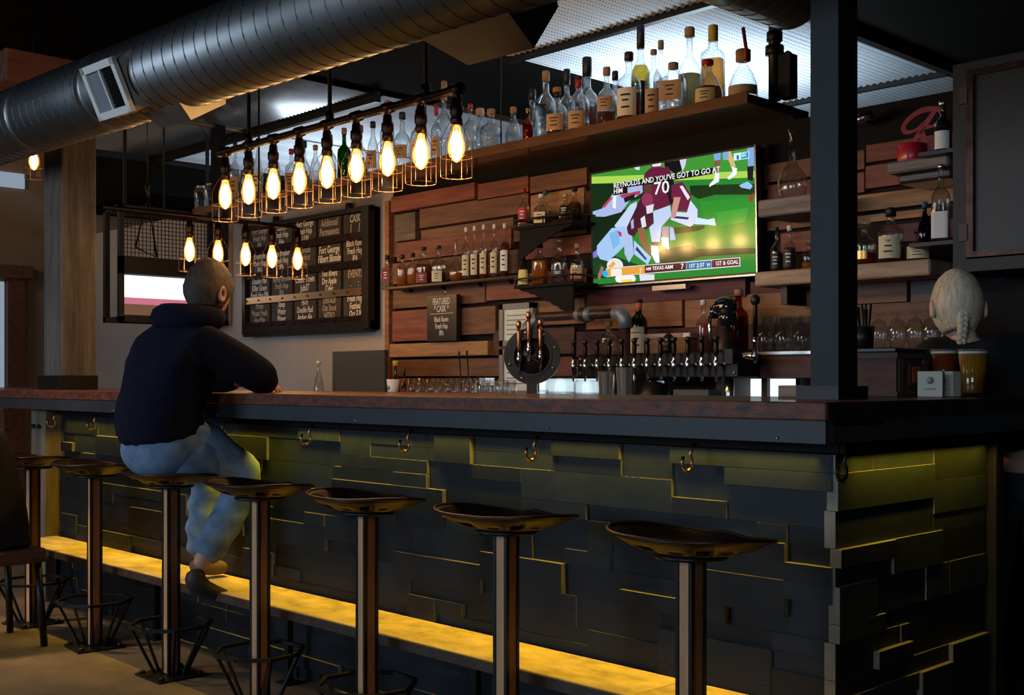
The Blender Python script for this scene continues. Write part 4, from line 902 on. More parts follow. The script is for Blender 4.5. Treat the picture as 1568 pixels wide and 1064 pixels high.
framed('upper grey framed paper notice behind the round tap wheel', 764, 816, 466, 530, 'paper_green'); framed('lower grey framed paper notice behind the round tap wheel', 764, 816, 535, 606, 'label_white')

# ---------------------------------------------------------------- back counter and the things on it
BZ = 1.0
t = thing('back_counter', 'low back counter with glassware against the plank wall', 'counter', (0, 0, 0))
MB().box(-8.2, -2.0, 3.85, YW-.06, BZ-.04, BZ, 'stainless').build('worktop', t)
MB().box(-8.18, -2.02, 3.9, YW-.06, 0, BZ-.041, 'black_paint').build('carcass', t)
# step shelf under the taps
Zs2 = 1.258; xa, xb = onY(1121, 4.2), onY(1470, 4.2)
t = thing('ledge_shelf', 'dark red ledge holding pint glasses right of the tap tower', 'shelf', (0, 0, 0))
MB().box(xa, xb, 4.16, YW-.05, Zs2-.012, Zs2, 'stainless').build('board', t); MB().box(xa, xb, 4.18, YW-.05, 1.15, Zs2-.013, 'plank_dark').build('apron', t)
MB().box(xb-.12, xb-.02, 4.1, 4.155, BZ+.002, Zs2+.01, 'crate_wood').build('end_block', t); MB().box(xa+.0, xa+.03, 4.42, YW-.055, BZ+.002, 1.149, 'crate_wood').build('end_block', t)

# tap tower
YTp = 4.0; ta, tb = onY(884, YTp), onY(1130, YTp); tz1 = onY(1000, YTp, 541)[2]; tz0 = onY(1000, YTp, 578)[2]
t = thing('tap_tower', 'long black beer tap tower with a row of twelve chrome taps', 'beer taps', (0, 0, 0))
MB().box(ta, tb, YTp, YTp+.15, tz0, tz1, 'black_iron', bev=.004).build('housing', t)
bo = MB()
for x in (ta+.02, tb-.02):
    for z in (tz0+.02, tz1-.02): bo.tube([(x, YTp-.004, z), (x, YTp+.001, z)], .006, 'steel', 8)
tag(bo.build('rivet', t), kind='stuff')
for x in (ta+.1, tb-.1): MB().tube([(x, YTp+.08, BZ), (x, YTp+.08, tz0+.002)], .02, 'steel', 12).build('leg', t)
def tap_parts(hd='cap_black', grip='dark_bronze', hl=.085):
    a = MB().lathe([(.004, -.075), (.0055, -.06), (.007, -.03), (.011, -.015), (.012, 0), (.009, .012), (.007, .022), (.009, .028)], 'chrome', 12, c=(0, -.035, 0)).tube([(0, .004, -.005), (0, -.035, -.005)], .007, 'chrome', 10)
    b_ = MB().lathe([(.006, .03), (.010, .045), (.011, .03+hl*.6), (.008, .03+hl*.75)], grip, 10, c=(0, -.035, 0)).lathe([(.008, .03+hl*.75), (.013, .03+hl*.8), (.013, .03+hl*.95), (.007, .03+hl)], hd, 10, c=(0, -.035, 0))
    c = MB().tube([(.028, .002, .0), (.028, -.02, .0)], .006, 'chrome', 8).tube([(.02, -.018, .004), (.038, -.018, -.006)], .003, 'chrome', 6)
    return a, b_, c
tp = tap_parts(); td = None; tz = (tz0+tz1)/2+.005
for i in range(12):
    x = ta+.008+(onY(1093, YTp-.04)-ta-.0)*(i/11)
    if td is None:
        o = tp[0].build('faucet', t); h_ = tp[1].build('tap_handle', o); k_ = tp[2].build('flow_knob', o); td = (o.data, h_.data, k_.data)
    else: o = link('faucet', td[0], t); link('tap_handle', td[1], o); link('flow_knob', td[2], o)
    o.location = (x, YTp, tz)
# supply pipe: a thing of its own between wheel and tower
pipe = thing('supply_pipe', 'brown and blue-grey pipe joining the tap wheel to the tower', 'pipe', (0, 0, 0))
a_ = onY(822, 4.185, 487); b_ = onY(944, 4.185, 478); zz = (a_[2]+b_[2])/2
MB().tube([(a_[0], 4.185, zz), (b_[0], 4.185, zz)], .024, 'pipe_dark', 16).build('run', pipe)
MB().tube([(b_[0]-.01, 4.185, zz), (b_[0]+.03, 4.185, zz-.005), (b_[0]+.05, 4.185, zz-.03), (b_[0]+.055, 4.185, zz-.075)], .033, 'pipe_blue', 16).build('elbow', pipe)
MB().tube([(b_[0]+.055, 4.185, zz-.07), (b_[0]+.055, 4.185, BZ+.001)], .024, 'pipe_dark', 14).build('riser', pipe)
MB().tube([(a_[0]+.01, 4.185, zz), (a_[0]-.015, 4.185, zz-.01), (a_[0]-.02, 4.14, zz-.05), (a_[0]-.02, 4.13, zz-.09)], .03, 'pipe_blue', 16).build('elbow', pipe)
xm = onY(895, 4.185); MB().tube([(xm-.045, 4.185, zz), (xm+.045, 4.185, zz)], .034, 'pipe_blue', 8).tube([(xm-.015, 4.185, zz), (xm+.015, 4.185, zz)], .039, 'pipe_dark', 8).build('union', pipe)
# round tap wheel
cxp = onY(815, 4.05, 545); wh = thing('wheel_beer_tower', 'round black iron wheel with three copper handled taps', 'beer taps', (cxp[0], 4.05, cxp[2]), radians(38))
def ring(r0, r1, y0, y1, m, n=40):
    vs = []; fs = []
    for k in range(n):
        c, s_ = cos(2*pi*k/n), sin(2*pi*k/n)
        for (r, y) in ((r0, y0), (r1, y0), (r1, y1), (r0, y1)): vs.append((r*c, y, r*s_))
    for k in range(n):
        for q in range(4): fs.append((k*4+q, k*4+(q+1) % 4, ((k+1) % n)*4+(q+1) % 4, ((k+1) % n)*4+q))
    return MB().add(vs, fs, m, False)
ring(.098, .138, -.012, .012, 'iron_ring').build('flange', wh)
ring(.088, .099, -.02, .03, 'black_iron').build('hub_ring', wh)
MB().tube([(0, .012, 0), (0, .02, 0)], .09, 'pipe_dark', 32).build('back_plate', wh)
MB().tube([(0, .0, -.01), (.055, -.004, -.045)], .006, 'pipe_dark', 6).tube([(.03, 0, -.06), (.06, 0, -.04)], .008, 'iron_ring', 6).build('crossbar', wh)
bo = MB()
for a in (105, 200, 245, 330, 20, 60): bo.tube([(.118*cos(radians(a)), -.018, .118*sin(radians(a))), (.118*cos(radians(a)), -.011, .118*sin(radians(a)))], .008, 'chrome', 8)
tag(bo.build('bolt', wh), kind='stuff')
MB().box(-.025, .025, -.02, .02, -(cxp[2]-BZ), -.13, 'black_iron').build('stand', wh)
tp2 = tap_parts('copper', 'copper', .15); td = None
for i, (dx, dz) in enumerate(((-.06, -.01), (-.012, .035), (.045, .0))):
    if td is None: o = tp2[0].build('faucet', wh); h_ = tp2[1].build('tap_handle', o); td = (o.data, h_.data)
    else: o = link('faucet', td[0], wh); link('tap_handle', td[1], o)
    o.location = (dx, -.01, dz)
    MB().tube([(dx, -.014, dz-.005), (dx, .013, dz-.005)], .022, 'black_iron', 12).build('shank', wh)
# single tap right of the tower
p = onY(1163, 4.0, 545); t = thing('side_tap', 'single tall dark handled tap on a side pipe right of the tower', 'beer tap', (p[0], 3.97, p[2]))
MB().tube([(-.12, .03, 0), (-.03, .01, 0), (0, 0, 0)], [.012, .016, .012], 'chrome', 10).lathe([(.007, -.03), (.010, 0), (.009, .05), (.012, .055), (.009, .075)], 'chrome', 12).build('faucet', t)
MB().lathe([(.009, .075), (.009, .2), (.007, .21)], 'dark_bronze', 10).lathe([(.012, .205), (.019, .215), (.019, .235), (.010, .245)], 'cap_black', 12).build('tap_handle', t)
MB().box(-.15, -.11, .0, .14, -.03, .03, 'black_iron').build('mount', t)

# things standing on / behind the tower
TT = tz1+.002; G4 = 'bottles behind the tap tower'
zb4 = Zs2
tl = thing('riser_shelf', 'dark riser shelf directly behind the tap tower', 'shelf', (0, 0, 0)); MB().box(onY(905, 4.3), onY(1117, 4.3), 4.215, YW-.05, zb4-.012, zb4, 'plank_dark').build('board', tl)
for px in (945, 1117): x = onY(px, 4.3); MB().box(x-.015, x+.015, 4.22, YW-.06, BZ, zb4-.013, 'plank_dark').build('support', tl)
bottle(978, 4.34, zb4+.001, 27, 458, 'green whiskey bottle with cream label behind the tap tower', shape='wine', glass='glass_green', liq='liq_brown', fill=.3, lab='label_cream', lz=(.04, .52), cap='cap_black', caps=.06, neck='label_orange', group=G4, txt='JAMESON')
bottle(932, 4.28, zb4+.001, 26, 491, 'squat glass decanter with cork left of the green bottle', shape='squat', sq=.4, liq='liq_clear', fill=.4, cap='cork', caps=.16, capr=1.5, group=G4)
bottle(1077, 4.38, zb4+.001, 24, 459, 'pale pink tall bottle left of the dark boxing-glove shape', shape='squat', liq='liq_pink', fill=.6, cap='cap_white', caps=.1, group=G4)
bottle(1131, 4.36, zb4+.001, 30, 443, 'tall dark brown bottle at the right end behind the tower', shape='wine', glass='glass_amber', liq='liq_brown', fill=.6, cap='cork', caps=.1, group=G4)
p = onY(1110, 4.24, 480); t = thing('dark_ornament', 'lumpy dark glove-like ornament behind the tap tower', 'ornament', (p[0], 4.24, zb4+.002))
MB().lathe([(.05, 0), (.055, .02), (.03, .05), (.035, .14)], 'pipe_dark', 16).build('stand', t); MB().ball((0, 0, .2), .055, 'glass_dark', 14, (1.15, .9, .85)).ball((-.055, 0, .18), .03, 'glass_dark', 12).ball((.03, -.02, .15), .045, 'glass_dark', 12).build('glove', t)
p = onY(1087, 4.22, 470); tag(MB().tube([(p[0], 4.22, zb4+.001), (p[0], 4.22, p[2])], .009, 'chrome', 10).build('chrome_rod'), 'upright polished chrome rod behind the taps', 'rod')
pa, pb = onY(998, 4.35), onY(1066, 4.35); t = thing('wooden_box', 'low wooden box with pale lid strip behind the taps', 'box', ((pa+pb)/2, 4.35, zb4+.001))
MB().box(-(pb-pa)/2, (pb-pa)/2, -.05, .05, 0, .075, 'plank_orange').build('body', t); MB().box(-(pb-pa)/2-.01, (pb-pa)/2+.01, -.055, .055, .076, .098, 'shelf_pale').build('lid', t)
MB().box((pb-pa)/2-.03, (pb-pa)/2+.004, -.058, -.055, .077, .097, 'label_white').build('tag', t)
p = onY(1028, 4.12); t = thing('small_ornament', 'small black figure with a pointed head among the tap handles', 'ornament', (p, 4.1, tz1+.001))
MB().lathe([(.035, 0), (.03, .03), (.015, .04), (.03, .06), (.022, .075), (.008, .09)], 'black_iron', 12).build('body', t); MB().ball((-.012, -.026, .058), .007, 'chrome', 8).ball((.012, -.026, .058), .007, 'chrome', 8).build('eye', t)

# glassware
def glassprof(kind):
    if kind == 'pint': return [(.028, 0), (.030, .003), (.044, .145), (.0425, .145), (.029, .012), (.0005, .010)]
    if kind == 'tulip': return [(.032, 0), (.033, .004), (.014, .02), (.03, .04), (.04, .08), (.034, .15), (.0325, .15), (.038, .08), (.028, .043), (.0005, .03)]
    if kind == 'low': return [(.032, 0), (.036, .004), (.04, .04), (.036, .085), (.0345, .085), (.038, .04), (.033, .012), (.0005, .010)]
    if kind == 'balloon': return [(.025, 0), (.024, .004), (.006, .010), (.006, .02), (.024, .035), (.037, .065), (.037, .09), (.027, .145), (.0255, .145), (.0355, .09), (.0355, .065), (.023, .038), (.0005, .024)]
    if kind == 'stemless': return [(.025, 0), (.032, .004), (.045, .045), (.042, .08), (.035, .11), (.0335, .11), (.0405, .08), (.0435, .045), (.030, .01), (.0005, .008)]
GP = {}
def glass(name, kind, loc, label, group, cat='glass', flip=False):
    if kind not in GP: GP[kind] = MB().lathe(glassprof(kind), 'glass', 18, capt=False).build(name).data; o = [q for q in bpy.data.objects if q.data == GP[kind]][0]
    else: o = link(name, GP[kind])
    o.location = loc
    if flip: o.rotation_euler = (pi, 0, 0); o.location.z += {'pint': .145, 'tulip': .15, 'low': .085, 'stemless': .11, 'balloon': .145}[kind]
    return tag(o, label, cat, group)
ordn = ['first', 'second', 'third', 'fourth', 'fifth', 'sixth', 'seventh', 'eighth']
for i, px in enumerate((634, 648, 663, 677, 691, 704, 719, 733)):
    glass('tulip_glass', 'tulip', (onY(px, 4.0+.1*(i % 2)), 4.0+.1*(i % 2), BZ+.001), 'tulip glass on the back counter, %s from the left in the row' % ordn[i], 'tulip glasses on the back counter')
for i, px in enumerate((740, 753, 768, 779)):
    glass('rocks_glass', 'low', (onY(px, 3.92+.06*(i % 2)), 3.92+.06*(i % 2), BZ+.055), 'upturned rocks glass before the tap wheel, %s from the left' % ordn[i], 'rocks glasses on the back counter', flip=True)
t = tag(MB().box(onY(733, 3.92), onY(788, 3.92), 3.88, 4.02, BZ+.001, BZ+.054, 'black_paint', bev=.004).build('glass_tray'), 'black tray under the upturned rocks glasses', 'tray')
for i, px in enumerate((1172, 1186, 1200, 1213, 1228)):
    glass('pint_glass', 'pint', (onY(px, 4.22+.1*(i % 2)), 4.22+.1*(i % 2), Zs2+.001), 'empty pint glass on the red ledge, %s from the left' % ordn[i], 'pint glasses right of the tap tower')
# shakers
def shaker(px, w, yt, label):
    Y = 3.92; x, _, z = onY(px, Y, yt); r = w/F*depth(px, Y)/2; h_ = z-BZ
    t = thing('cocktail_shaker', label, 'shaker', (x, Y, BZ+.001), 0, 'steel shakers on the back counter')
    MB().lathe([(r*.72, 0), (r*.75, .01), (r, h_*.97), (r*1.03, h_)], 'shaker_steel', 24, capt=False).lathe([(r*.7, .012), (r*.97, h_*.97), (r*1.03, h_)], 'chrome', 24, capb=True, capt=False).build('cup', t)
shaker(929, 27, 569, 'shorter shiny steel shaker tin left of the pair'); shaker(958, 30, 563, 'taller shiny steel shaker tin right of the pair')
# glass jugs lit from behind
def jar(px, w, yt, label, Y=4.2, name='glass_jar', cat='jar'):
    x, _, z = onY(px, Y, yt); r = w/F*depth(px, Y)/2; h_ = z-BZ
    t = thing(name, label, cat, (x, Y, BZ+.001)); MB().lathe([(r*.95, 0), (r, .01), (r, h_*.8), (r*.9, h_), (r*.87, h_), (r*.96, h_*.8), (r*.96, .012), (.0005, .01)], 'glass', 20, sq=.3, capt=False).build('glass_body', t)
    MB().lathe([(r*.94, .013), (r*.94, h_*.55), (.0005, h_*.55)], 'water', 18, sq=.3).build('water', t)
jar(858, 40, 579, 'large square clear glass jar of water under the tap wheel'); jar(899, 34, 581, 'clear glass jar of water left of the steel shakers'); jar(826, 26, 597, 'low clear glass dish beside the wheel stand')
t = thing('black_colander', 'dark domed bowl upturned right of the steel shakers', 'bowl', (onY(1001, 4.0), 4.0, BZ+.001)); MB().lathe([(.075, 0), (.08, .02), (.07, .08), (.045, .125), (.0005, .14)], 'black_iron', 20).build('dome', t); MB().tube([(.07, 0, .03), (.11, -.01, .04)], .01, 'chrome', 8).build('handle', t)
pa, pb = onY(1191, 4.0), onY(1228, 4.0); tag(MB().box(pa, pb, 4.0, 4.12, BZ+.001, onY(1200, 4.0, 590)[2], 'shelf_grey', bev=.003).build('napkin_box'), 'plain beige box below the pint glasses', 'box')
pa, pb = onY(1030, 4.02), onY(1085, 4.02); tag(MB().box(pa, pb, 4.02, 4.10, BZ+.001, BZ+.10, 'panel_grey', bev=.004).build('metal_bin'), 'grey metal bin under the tap tower', 'bin')
# left of glasses
bottle(606, 4.05, BZ+.001, 13, 552, 'black bottle with yellow cap at the left end of the glasses', shape='squat', glass='glass_dark', cap='cap_yellow', caps=.12, capr=2.2, lab='label_white', lz=(.1, .5))
bottle(619, 4.05, BZ+.001, 11, 565, 'small red bottle with black cap beside the yellow capped one', shape='squat', glass='glass_dark', cap='cap_black', caps=.2, lab='label_red', lz=(.05, .5))
t = thing('white_cup', 'white paper cup with a round stamp by the timber strip', 'cup', (onY(602, 3.96), 3.96, BZ+.04)); MB().lathe([(.026, 0), (.036, .105), (.034, .105), (.024, .004)], 'label_white', 18, capt=False).build('cup', t)
MB().tube([(0, -.034, .06), (0, -.0335, .06)], .012, 'frame_grey', 12).build('stamp', t); tag(MB().box(onY(590, 3.9), onY(617, 3.9), 3.9, 4.02, BZ+.001, BZ+.04, 'black_paint', bev=.003).build('cup_tray'), 'small black tray under the white cup', 'tray')
for i, (px, yt) in enumerate(((703, 541), (715, 540))):
    x, _, z = onY(px, 4.3, yt); dx = .05
    tag(MB().tube([(x, 4.3, z), (x+dx, 4.28, BZ+.001)], .004, 'black_iron', 6).ball((x, 4.3, z), .009, 'black_iron', 8, (1, .5, 1.5)).build('bar_spoon'), ['left of two long dark bar spoons leaning on the planks', 'right of two long dark bar spoons leaning on the planks'][i], 'spoon', 'bar spoons on the back counter')
# order screen
pa, pb = onY(511, 4.05), onY(591, 4.05); zt_ = onY(550, 4.05, 537)[2]
t = thing('order_screen', 'dark flat screen panel standing against the white wall', 'monitor', ((pa+pb)/2, 4.05, BZ+.001))
MB().box(-(pb-pa)/2, (pb-pa)/2, -.012, .02, .05, zt_-BZ, 'monitor_back', bev=.004).build('panel', t); MB().box(-.08, .08, -.05, .09, 0, .01, 'cap_black').box(-.02, .02, .02, .04, .01, .15, 'cap_black').build('stand', t)
bottle(488, 3.95, BZ+.001, 17, 553, 'clear swing-top water bottle left of the dark screen panel', shape='cone', liq='liq_clear', fill=.3, cap='cap_white', caps=.06)

# ---------------------------------------------------------------- right hand shelves
t = thing('timber_shelf', 'long pale rough timber shelf behind the steel column', 'shelf', (0, 0, 0)); Yf = 4.25
a, b_ = onY(1155, Yf), onY(1424, Yf); zt_ = onY(1155, Yf, 417)[2]; zbm = onY(1155, Yf, 439)[2]
MB().box(a, b_, Yf, YW-.05, zbm, zt_, 'shelf_pale', bev=.006).build('board', t); MB().box(a+.1, a+.13, Yf+.05, YW-.05, zbm-.08, zbm, 'black_iron').build('bracket', t)
ZL = zt_
t = thing('timber_shelf', 'short grey timber block shelf under the long necked flask', 'shelf', (0, 0, 0)); Yf = 4.2
a, b_ = onY(1160, Yf), onY(1246, Yf); zt_ = onY(1160, Yf, 307)[2]; zbm = onY(1160, Yf, 333)[2]
MB().box(a, b_, Yf, YW-.05, zbm, zt_, 'shelf_grey', bev=.006).build('board', t); ZF = zt_
t = thing('timber_shelf', 'rough grey timber slab shelf under the red letter sign', 'shelf', (0, 0, 0)); Yf = 4.2
a, b_ = onY(1357, Yf), onY(1452, Yf); zt_ = onY(1357, Yf, 249)[2]
MB().box(a, b_, Yf, YW-.05, zt_-.045, zt_, 'shelf_grey', bev=.008).box(a+.03, b_, Yf+.03, YW-.05, zt_-.085, zt_-.046, 'shelf_dark', bev=.01).build('board', t); ZR3 = zt_
G5 = 'bottles on the right hand timber shelves'
def B5(px, Y, w, yt, z, label, **k): return bottle(px, Y, z+.001, w, yt, label, group=G5, **k)
B5(1213, 4.32, 45, 197, ZF, 'round flask with very long thin neck left of the steel column', shape='bulb', liq='liq_clear', fill=.2, cap='glass', caps=.04)
B5(1189, 4.36, 18, 348, ZL, 'dark bottle with tall white lettering, leftmost on the pale shelf', shape='squat', liq='liq_brown', fill=.5, lab='label_black', lz=(.1, .45), cap='cap_black', caps=.1)
B5(1209, 4.33, 20, 345, ZL, 'bottle with bright shoulder and black label beside the column', shape='squat', liq='liq_brown', fill=.55, lab='label_black', lz=(.1, .5), cap='cap_white', caps=.12)
B5(1238, 4.36, 22, 366, ZL, 'small squat decanter partly hidden by the steel column', shape='squat', liq='liq_amber', fill=.3, cap='glass', caps=.2)
B5(1324, 4.33, 34, 336, ZL, 'round stoppered decanter with gold animal emblem and red spirit', shape='squat', liq='liq_red', fill=.28, cap='glass', caps=.18, capr=1.7, lab='label_gold', lz=(.14, .34), half=.45, ink=False)
B5(1364, 4.31, 38, 318, ZL, 'bottle with large cream label and script print, pale shelf', shape='flask', liq='liq_red', fill=.3, lab='label_cream', lz=(.08, .52), cap='cap_black', caps=.16, txt='Kentucky\nVintage')
B5(1408, 4.36, 40, 352, ZL, 'low cream and blue labelled bottle at the right end of pale shelf', shape='squat', lab='label_cream', lz=(.1, .5), liq='liq_brown', fill=.5, cap='cap_black', caps=.1)
# metal shelves joined to the cabinet
YS3 = 4.14; a, b_ = onY(1392, YS3), onY(1464, YS3); zm1 = onY(1392, YS3, 373)[2]
t = tag(MB().box(a, b_, YS3, 4.30, zm1-.014, zm1, 'black_iron').build('metal_shelf'), 'lower thin metal shelf on the left side of the mesh cabinet', 'shelf')
a2 = onY(1406, YS3); zm2 = onY(1406, YS3, 234)[2]
t = tag(MB().box(a2, b_, YS3, 4.30, zm2-.014, zm2, 'board_grey').build('metal_shelf'), 'upper thin metal shelf beside the red letter sign', 'shelf')
bottle(1416, 4.22, zm1+.001, 22, 309, 'dark blue bottle on the lower metal shelf', shape='cone', glass='glass_blue', cap='cap_blue', caps=.15, group=G5)
bottle(1441, 4.2, zm1+.001, 29, 252, 'tall clear square bottle with silver stopper beside the mesh cabinet', shape='tall', sq=.6, liq='liq_clear', fill=.6, cap='steel', caps=.06, lab='label_white', lz=(.05, .4), group=G5, ink=False)
bottle(1444, 4.2, zm2+.001, 26, 155, 'black bottle with white label and silver cap on the upper metal shelf', shape='squat', glass='glass_dark', cap='steel', caps=.1, capr=1.4, lab='label_white', lz=(.05, .42), group=G5, ink=False)
# red letter sign: a script R on a drum base
rx, _, _ = onY(1393, 4.28, 200); D_ = depth(1393, 4.28)
t = thing('letter_sign', 'red script letter R sign on a round red base', 'sign', (rx, 4.30, ZR3+.001), radians(20))
MB().lathe([(.055, 0), (.057, .003), (.057, .07), (.052, .075)], 'red_plastic', 24).build('base', t)
u = .0026
def rp(px, py): return ((px-1398)*u, 0, (224-py)*u+.05)
def stroke(pts, ws):
    # flat ribbon letter stroke with thickness
    q = []; qw = []
    for i in range(len(pts)-1):      # smooth the stroke through its points
        p0, p1, p2, p3 = [Vector(pts[min(max(i+k, 0), len(pts)-1)]) for k in (-1, 0, 1, 2)]
        for k in range(5):
            f = k/5; q.append(tuple(.5*((2*p1)+(p2-p0)*f+(2*p0-5*p1+4*p2-p3)*f*f+(3*p1-p0-3*p2+p3)*f**3))); qw.append(ws[i]*(1-f)+ws[i+1]*f)
    pts = q+[pts[-1]]; ws = qw+[ws[-1]]
    v = []; fs = []; n = len(pts)
    for i, p in enumerate(pts):
        a = Vector(rp(*pts[max(i-1, 0)])); b2 = Vector(rp(*pts[min(i+1, n-1)])); d = (b2-a).normalized(); nn = Vector((-d.z, 0, d.x)); c = Vector(rp(*p)); w_ = ws[i]*u/2
        for (s, y) in ((-1, -.006), (1, -.006), (1, .006), (-1, .006)): q = c+nn*w_*s; v.append((q.x, y, q.z))
    for i in range(n-1):
        for k in range(4): fs.append((i*4+k, i*4+(k+1) % 4, i*4+4+(k+1) % 4, i*4+4+k))
    fs += [(0, 1, 2, 3), tuple((n-1)*4+k for k in (3, 2, 1, 0))]
    return v, fs
lm = MB()
for pts, ws in (([(1430, 168), (1418, 185), (1408, 200), (1398, 214), (1388, 224)], [6, 8, 8, 8, 7]),
                ([(1408, 200), (1416, 192), (1428, 190)], [4, 5, 4]), ([(1413, 198), (1416, 212), (1424, 222), (1434, 221)], [6, 8, 8, 5]),
                ([(1428, 190), (1440, 180), (1438, 168), (1425, 164), (1410, 166), (1396, 174), (1387, 184), (1386, 192), (1392, 196), (1404, 193), (1416, 182)], [4, 6, 7, 8, 8, 7, 6, 7, 6, 4, 3])):
    v, fs = stroke(pts, ws); lm.add(v, fs, 'red_sign')
lm.build('letter', t)
# mesh cabinet
YK = 4.14; xk0 = onY(1463, YK); xk1 = xk0+.62; zk0 = onY(1463, YK, 418)[2]; zk1 = 2.285
t = thing('mesh_cabinet', 'dark wall cabinet with a perforated metal door at the right', 'cabinet', (0, 0, 0))
MB().box(xk0, xk0+.02, YK, YW-.05, zk0, zk1, 'beam_steel').box(xk1-.02, xk1, YK, YW-.05, zk0, zk1, 'beam_steel').box(xk0, xk1, YK, YW-.05, zk0, zk0+.02, 'beam_steel').box(xk0, xk1, YK, YW-.05, zk1-.02, zk1, 'beam_steel').box(xk0, xk1, YW-.07, YW-.05, zk0, zk1, 'black_paint').build('body', t)
MB().box(xk0, xk0+.05, YK-.02, YK, zk0, zk1, 'beam_steel').box(xk0+.05, xk1, YK-.02, YK, zk0, zk0+.045, 'beam_steel').box(xk0+.05, xk1, YK-.02, YK, zk1-.03, zk1, 'beam_steel').build('face_frame', t)
dr = MB().box(xk0+.055, xk0+.08, YK-.032, YK-.004, zk0+.05, zk1-.035, 'dark_bronze').box(xk1-.03, xk1-.005, YK-.032, YK-.004, zk0+.05, zk1-.035, 'dark_bronze').box(xk0+.08, xk1-.03, YK-.032, YK-.004, zk0+.05, zk0+.07, 'dark_bronze').box(xk0+.08, xk1-.03, YK-.032, YK-.004, zk1-.055, zk1-.035, 'dark_bronze').build('door', t)
MB().box(xk0+.08, xk1-.03, YK-.018, YK-.012, zk0+.07, zk1-.055, 'perf_door').build('mesh_panel', dr)
for z in (zk0+.14, zk1-.12): MB().box(xk0+.03, xk0+.06, YK-.036, YK-.022, z-.03, z+.03, 'rail_edge').build('hinge', t)
# small spot lamp on the dark band
p = onY(1328, 4.45, 186); t = thing('spot_lamp', 'small silver spotlight on the dark wall right of the column', 'lamp', (p[0], 4.44, p[2])); MB().tube([(-.05, -.05, -.012), (.05, -.05, .012)], .02, 'steel', 14).build('head', t); MB().tube([(0, -.03, 0), (0, .06, 0)], .008, 'black_iron', 8).build('arm', t)

# ---------------------------------------------------------------- things on the bar return
cx_, cy_ = -1.75, 3.29
t = thing('wooden_crate', 'brown wooden caddy box with orange label behind the steel column', 'crate', (cx_, cy_, CT+.001))
cb = MB().box(-.22, 0, 0, .20, .012, .115, 'crate_wood').box(-.235, .008, -.008, .208, .115, .133, 'crate_grey').box(-.235, .008, -.008, .208, 0, .014, 'crate_grey'); cb.build('box', t)
MB().box(.0, .006, .01, .04, .014, .115, 'crate_grey').build('batten', t); MB().box(.0, .006, .165, .197, .014, .115, 'crate_grey').build('batten', t)
MB().box(.0, .008, .075, .15, .03, .1, 'crate_wood').build('plaque', t); MB().box(.008, .010, .085, .135, .04, .09, 'label_orange').build('sticker', t)
tz_ = CT+.135
tag(MB().box(cx_-.225, cx_, cy_+.0, cy_+.2, tz_, tz_+.014, 'cap_black', bev=.003).build('rubber_tray'), 'black rubber tray on top of the wooden caddy', 'tray')
for i, px in enumerate((1346, 1374, 1402, 1427, 1449)):
    glass('balloon_glass', 'balloon', (onY(px, 4.24), 4.24, Zs2+.001), 'upturned balloon glass left of the blonde head, %s from the left' % ordn[i], 'balloon glasses on the ledge', flip=True)
t = thing('straw_cup', 'black cup of black straws beside the steel column', 'cup', (cx_-.165, cy_+.1, tz_+.0145)); MB().lathe([(.03, 0), (.036, .07), (.034, .07), (.028, .003)], 'cap_black', 16, capt=False).build('cup', t)
for q in range(12): a = q*2.4; r_ = .004+.0018*q; MB().tube([(r_*cos(a)*.7, r_*sin(a)*.7, .004), (r_*cos(a)*1.3, r_*sin(a)*1.3, .125+.008*(q % 3))], .0035, 'cap_black', 6).build('straw', t)
def beer(px, Y, w, yt, label, m):
    x, _, zt_ = onY(px, Y, yt); h_ = zt_-CT; r = w/F*depth(px, Y)/2
    t = thing('beer_glass', label, 'beer', (x, Y, CT+.001), 0, 'full pints on the bar return')
    MB().lathe([(r*.66, 0), (r*.69, .003), (r, h_), (r*.965, h_), (r*.66, .012), (.0005, .010)], 'glass', 24, capt=False).build('glass', t)
    MB().lathe([(r*.655, .0125), (r*.94, h_*.90), (.0005, h_*.90)], m, 22).build('beer', t)
    MB().lathe([(r*.942, h_*.903), (r*.955, h_*.95), (.0005, h_*.955)], 'foam', 22).build('foam', t)
beer(1490, 3.36, 45, 535, 'full pint of golden beer at the right end of the bar', 'beer_gold'); beer(1446, 3.455, 42, 535, 'full pint of dark red beer left of the golden one', 'beer_red')
for i, (px, Y, rz) in enumerate(((1426, 3.28, .3), (1450, 3.38, -.2))):
    x = onY(px, Y); t = thing('coaster_box', ['left folded cream card box between caddy and pints', 'right folded cream card box in front of the red pint'][i], 'box', (x, Y, CT+.001), rz, 'cream card boxes by the pints')
    MB().box(-.035, .035, -.02, .02, 0, .075, 'paper', bev=.002).build('card', t); MB().box(-.015, .015, -.0212, -.02, .02, .026, 'frame_grey').tube([(0, -.0212, .048), (0, -.02, .048)], .011, 'frame_grey', 12).build('stamp', t)

# ---------------------------------------------------------------- left end: caged television, triangle, coat
XV = -7.62; yv0, yv1 = onX(183, XV), onX(350, XV); zv1 = onX(183, XV, 312)[2]; zv0 = onX(183, XV, 492)[2]
t = thing('caged_television', 'bright white television inside a black mesh cage at the left', 'television', (0, 0, 0))
e = .035; DX = -.22
fr = MB()
for (ya, yb_) in ((yv0, yv0+e), (yv1-e, yv1)):
    for xx in (XV, XV+DX): fr.box(xx-e, xx, ya, yb_, zv0, zv1, 'beam_steel')
for zz in (zv0, zv1-e):
    for xx in (XV, XV+DX): fr.box(xx-e, xx, yv0, yv1, zz, zz+e, 'beam_steel')
    for ya in (yv0, yv1-e): fr.box(XV+DX, XV, ya, ya+e, zz, zz+e, 'beam_steel')
zm = zv1-(zv1-zv0)*.44; fr.box(XV-e, XV, yv0, yv1, zm-.12, zm, 'beam_steel'); fr.build('cage_frame', t)
ms = MB(); y = yv0+e
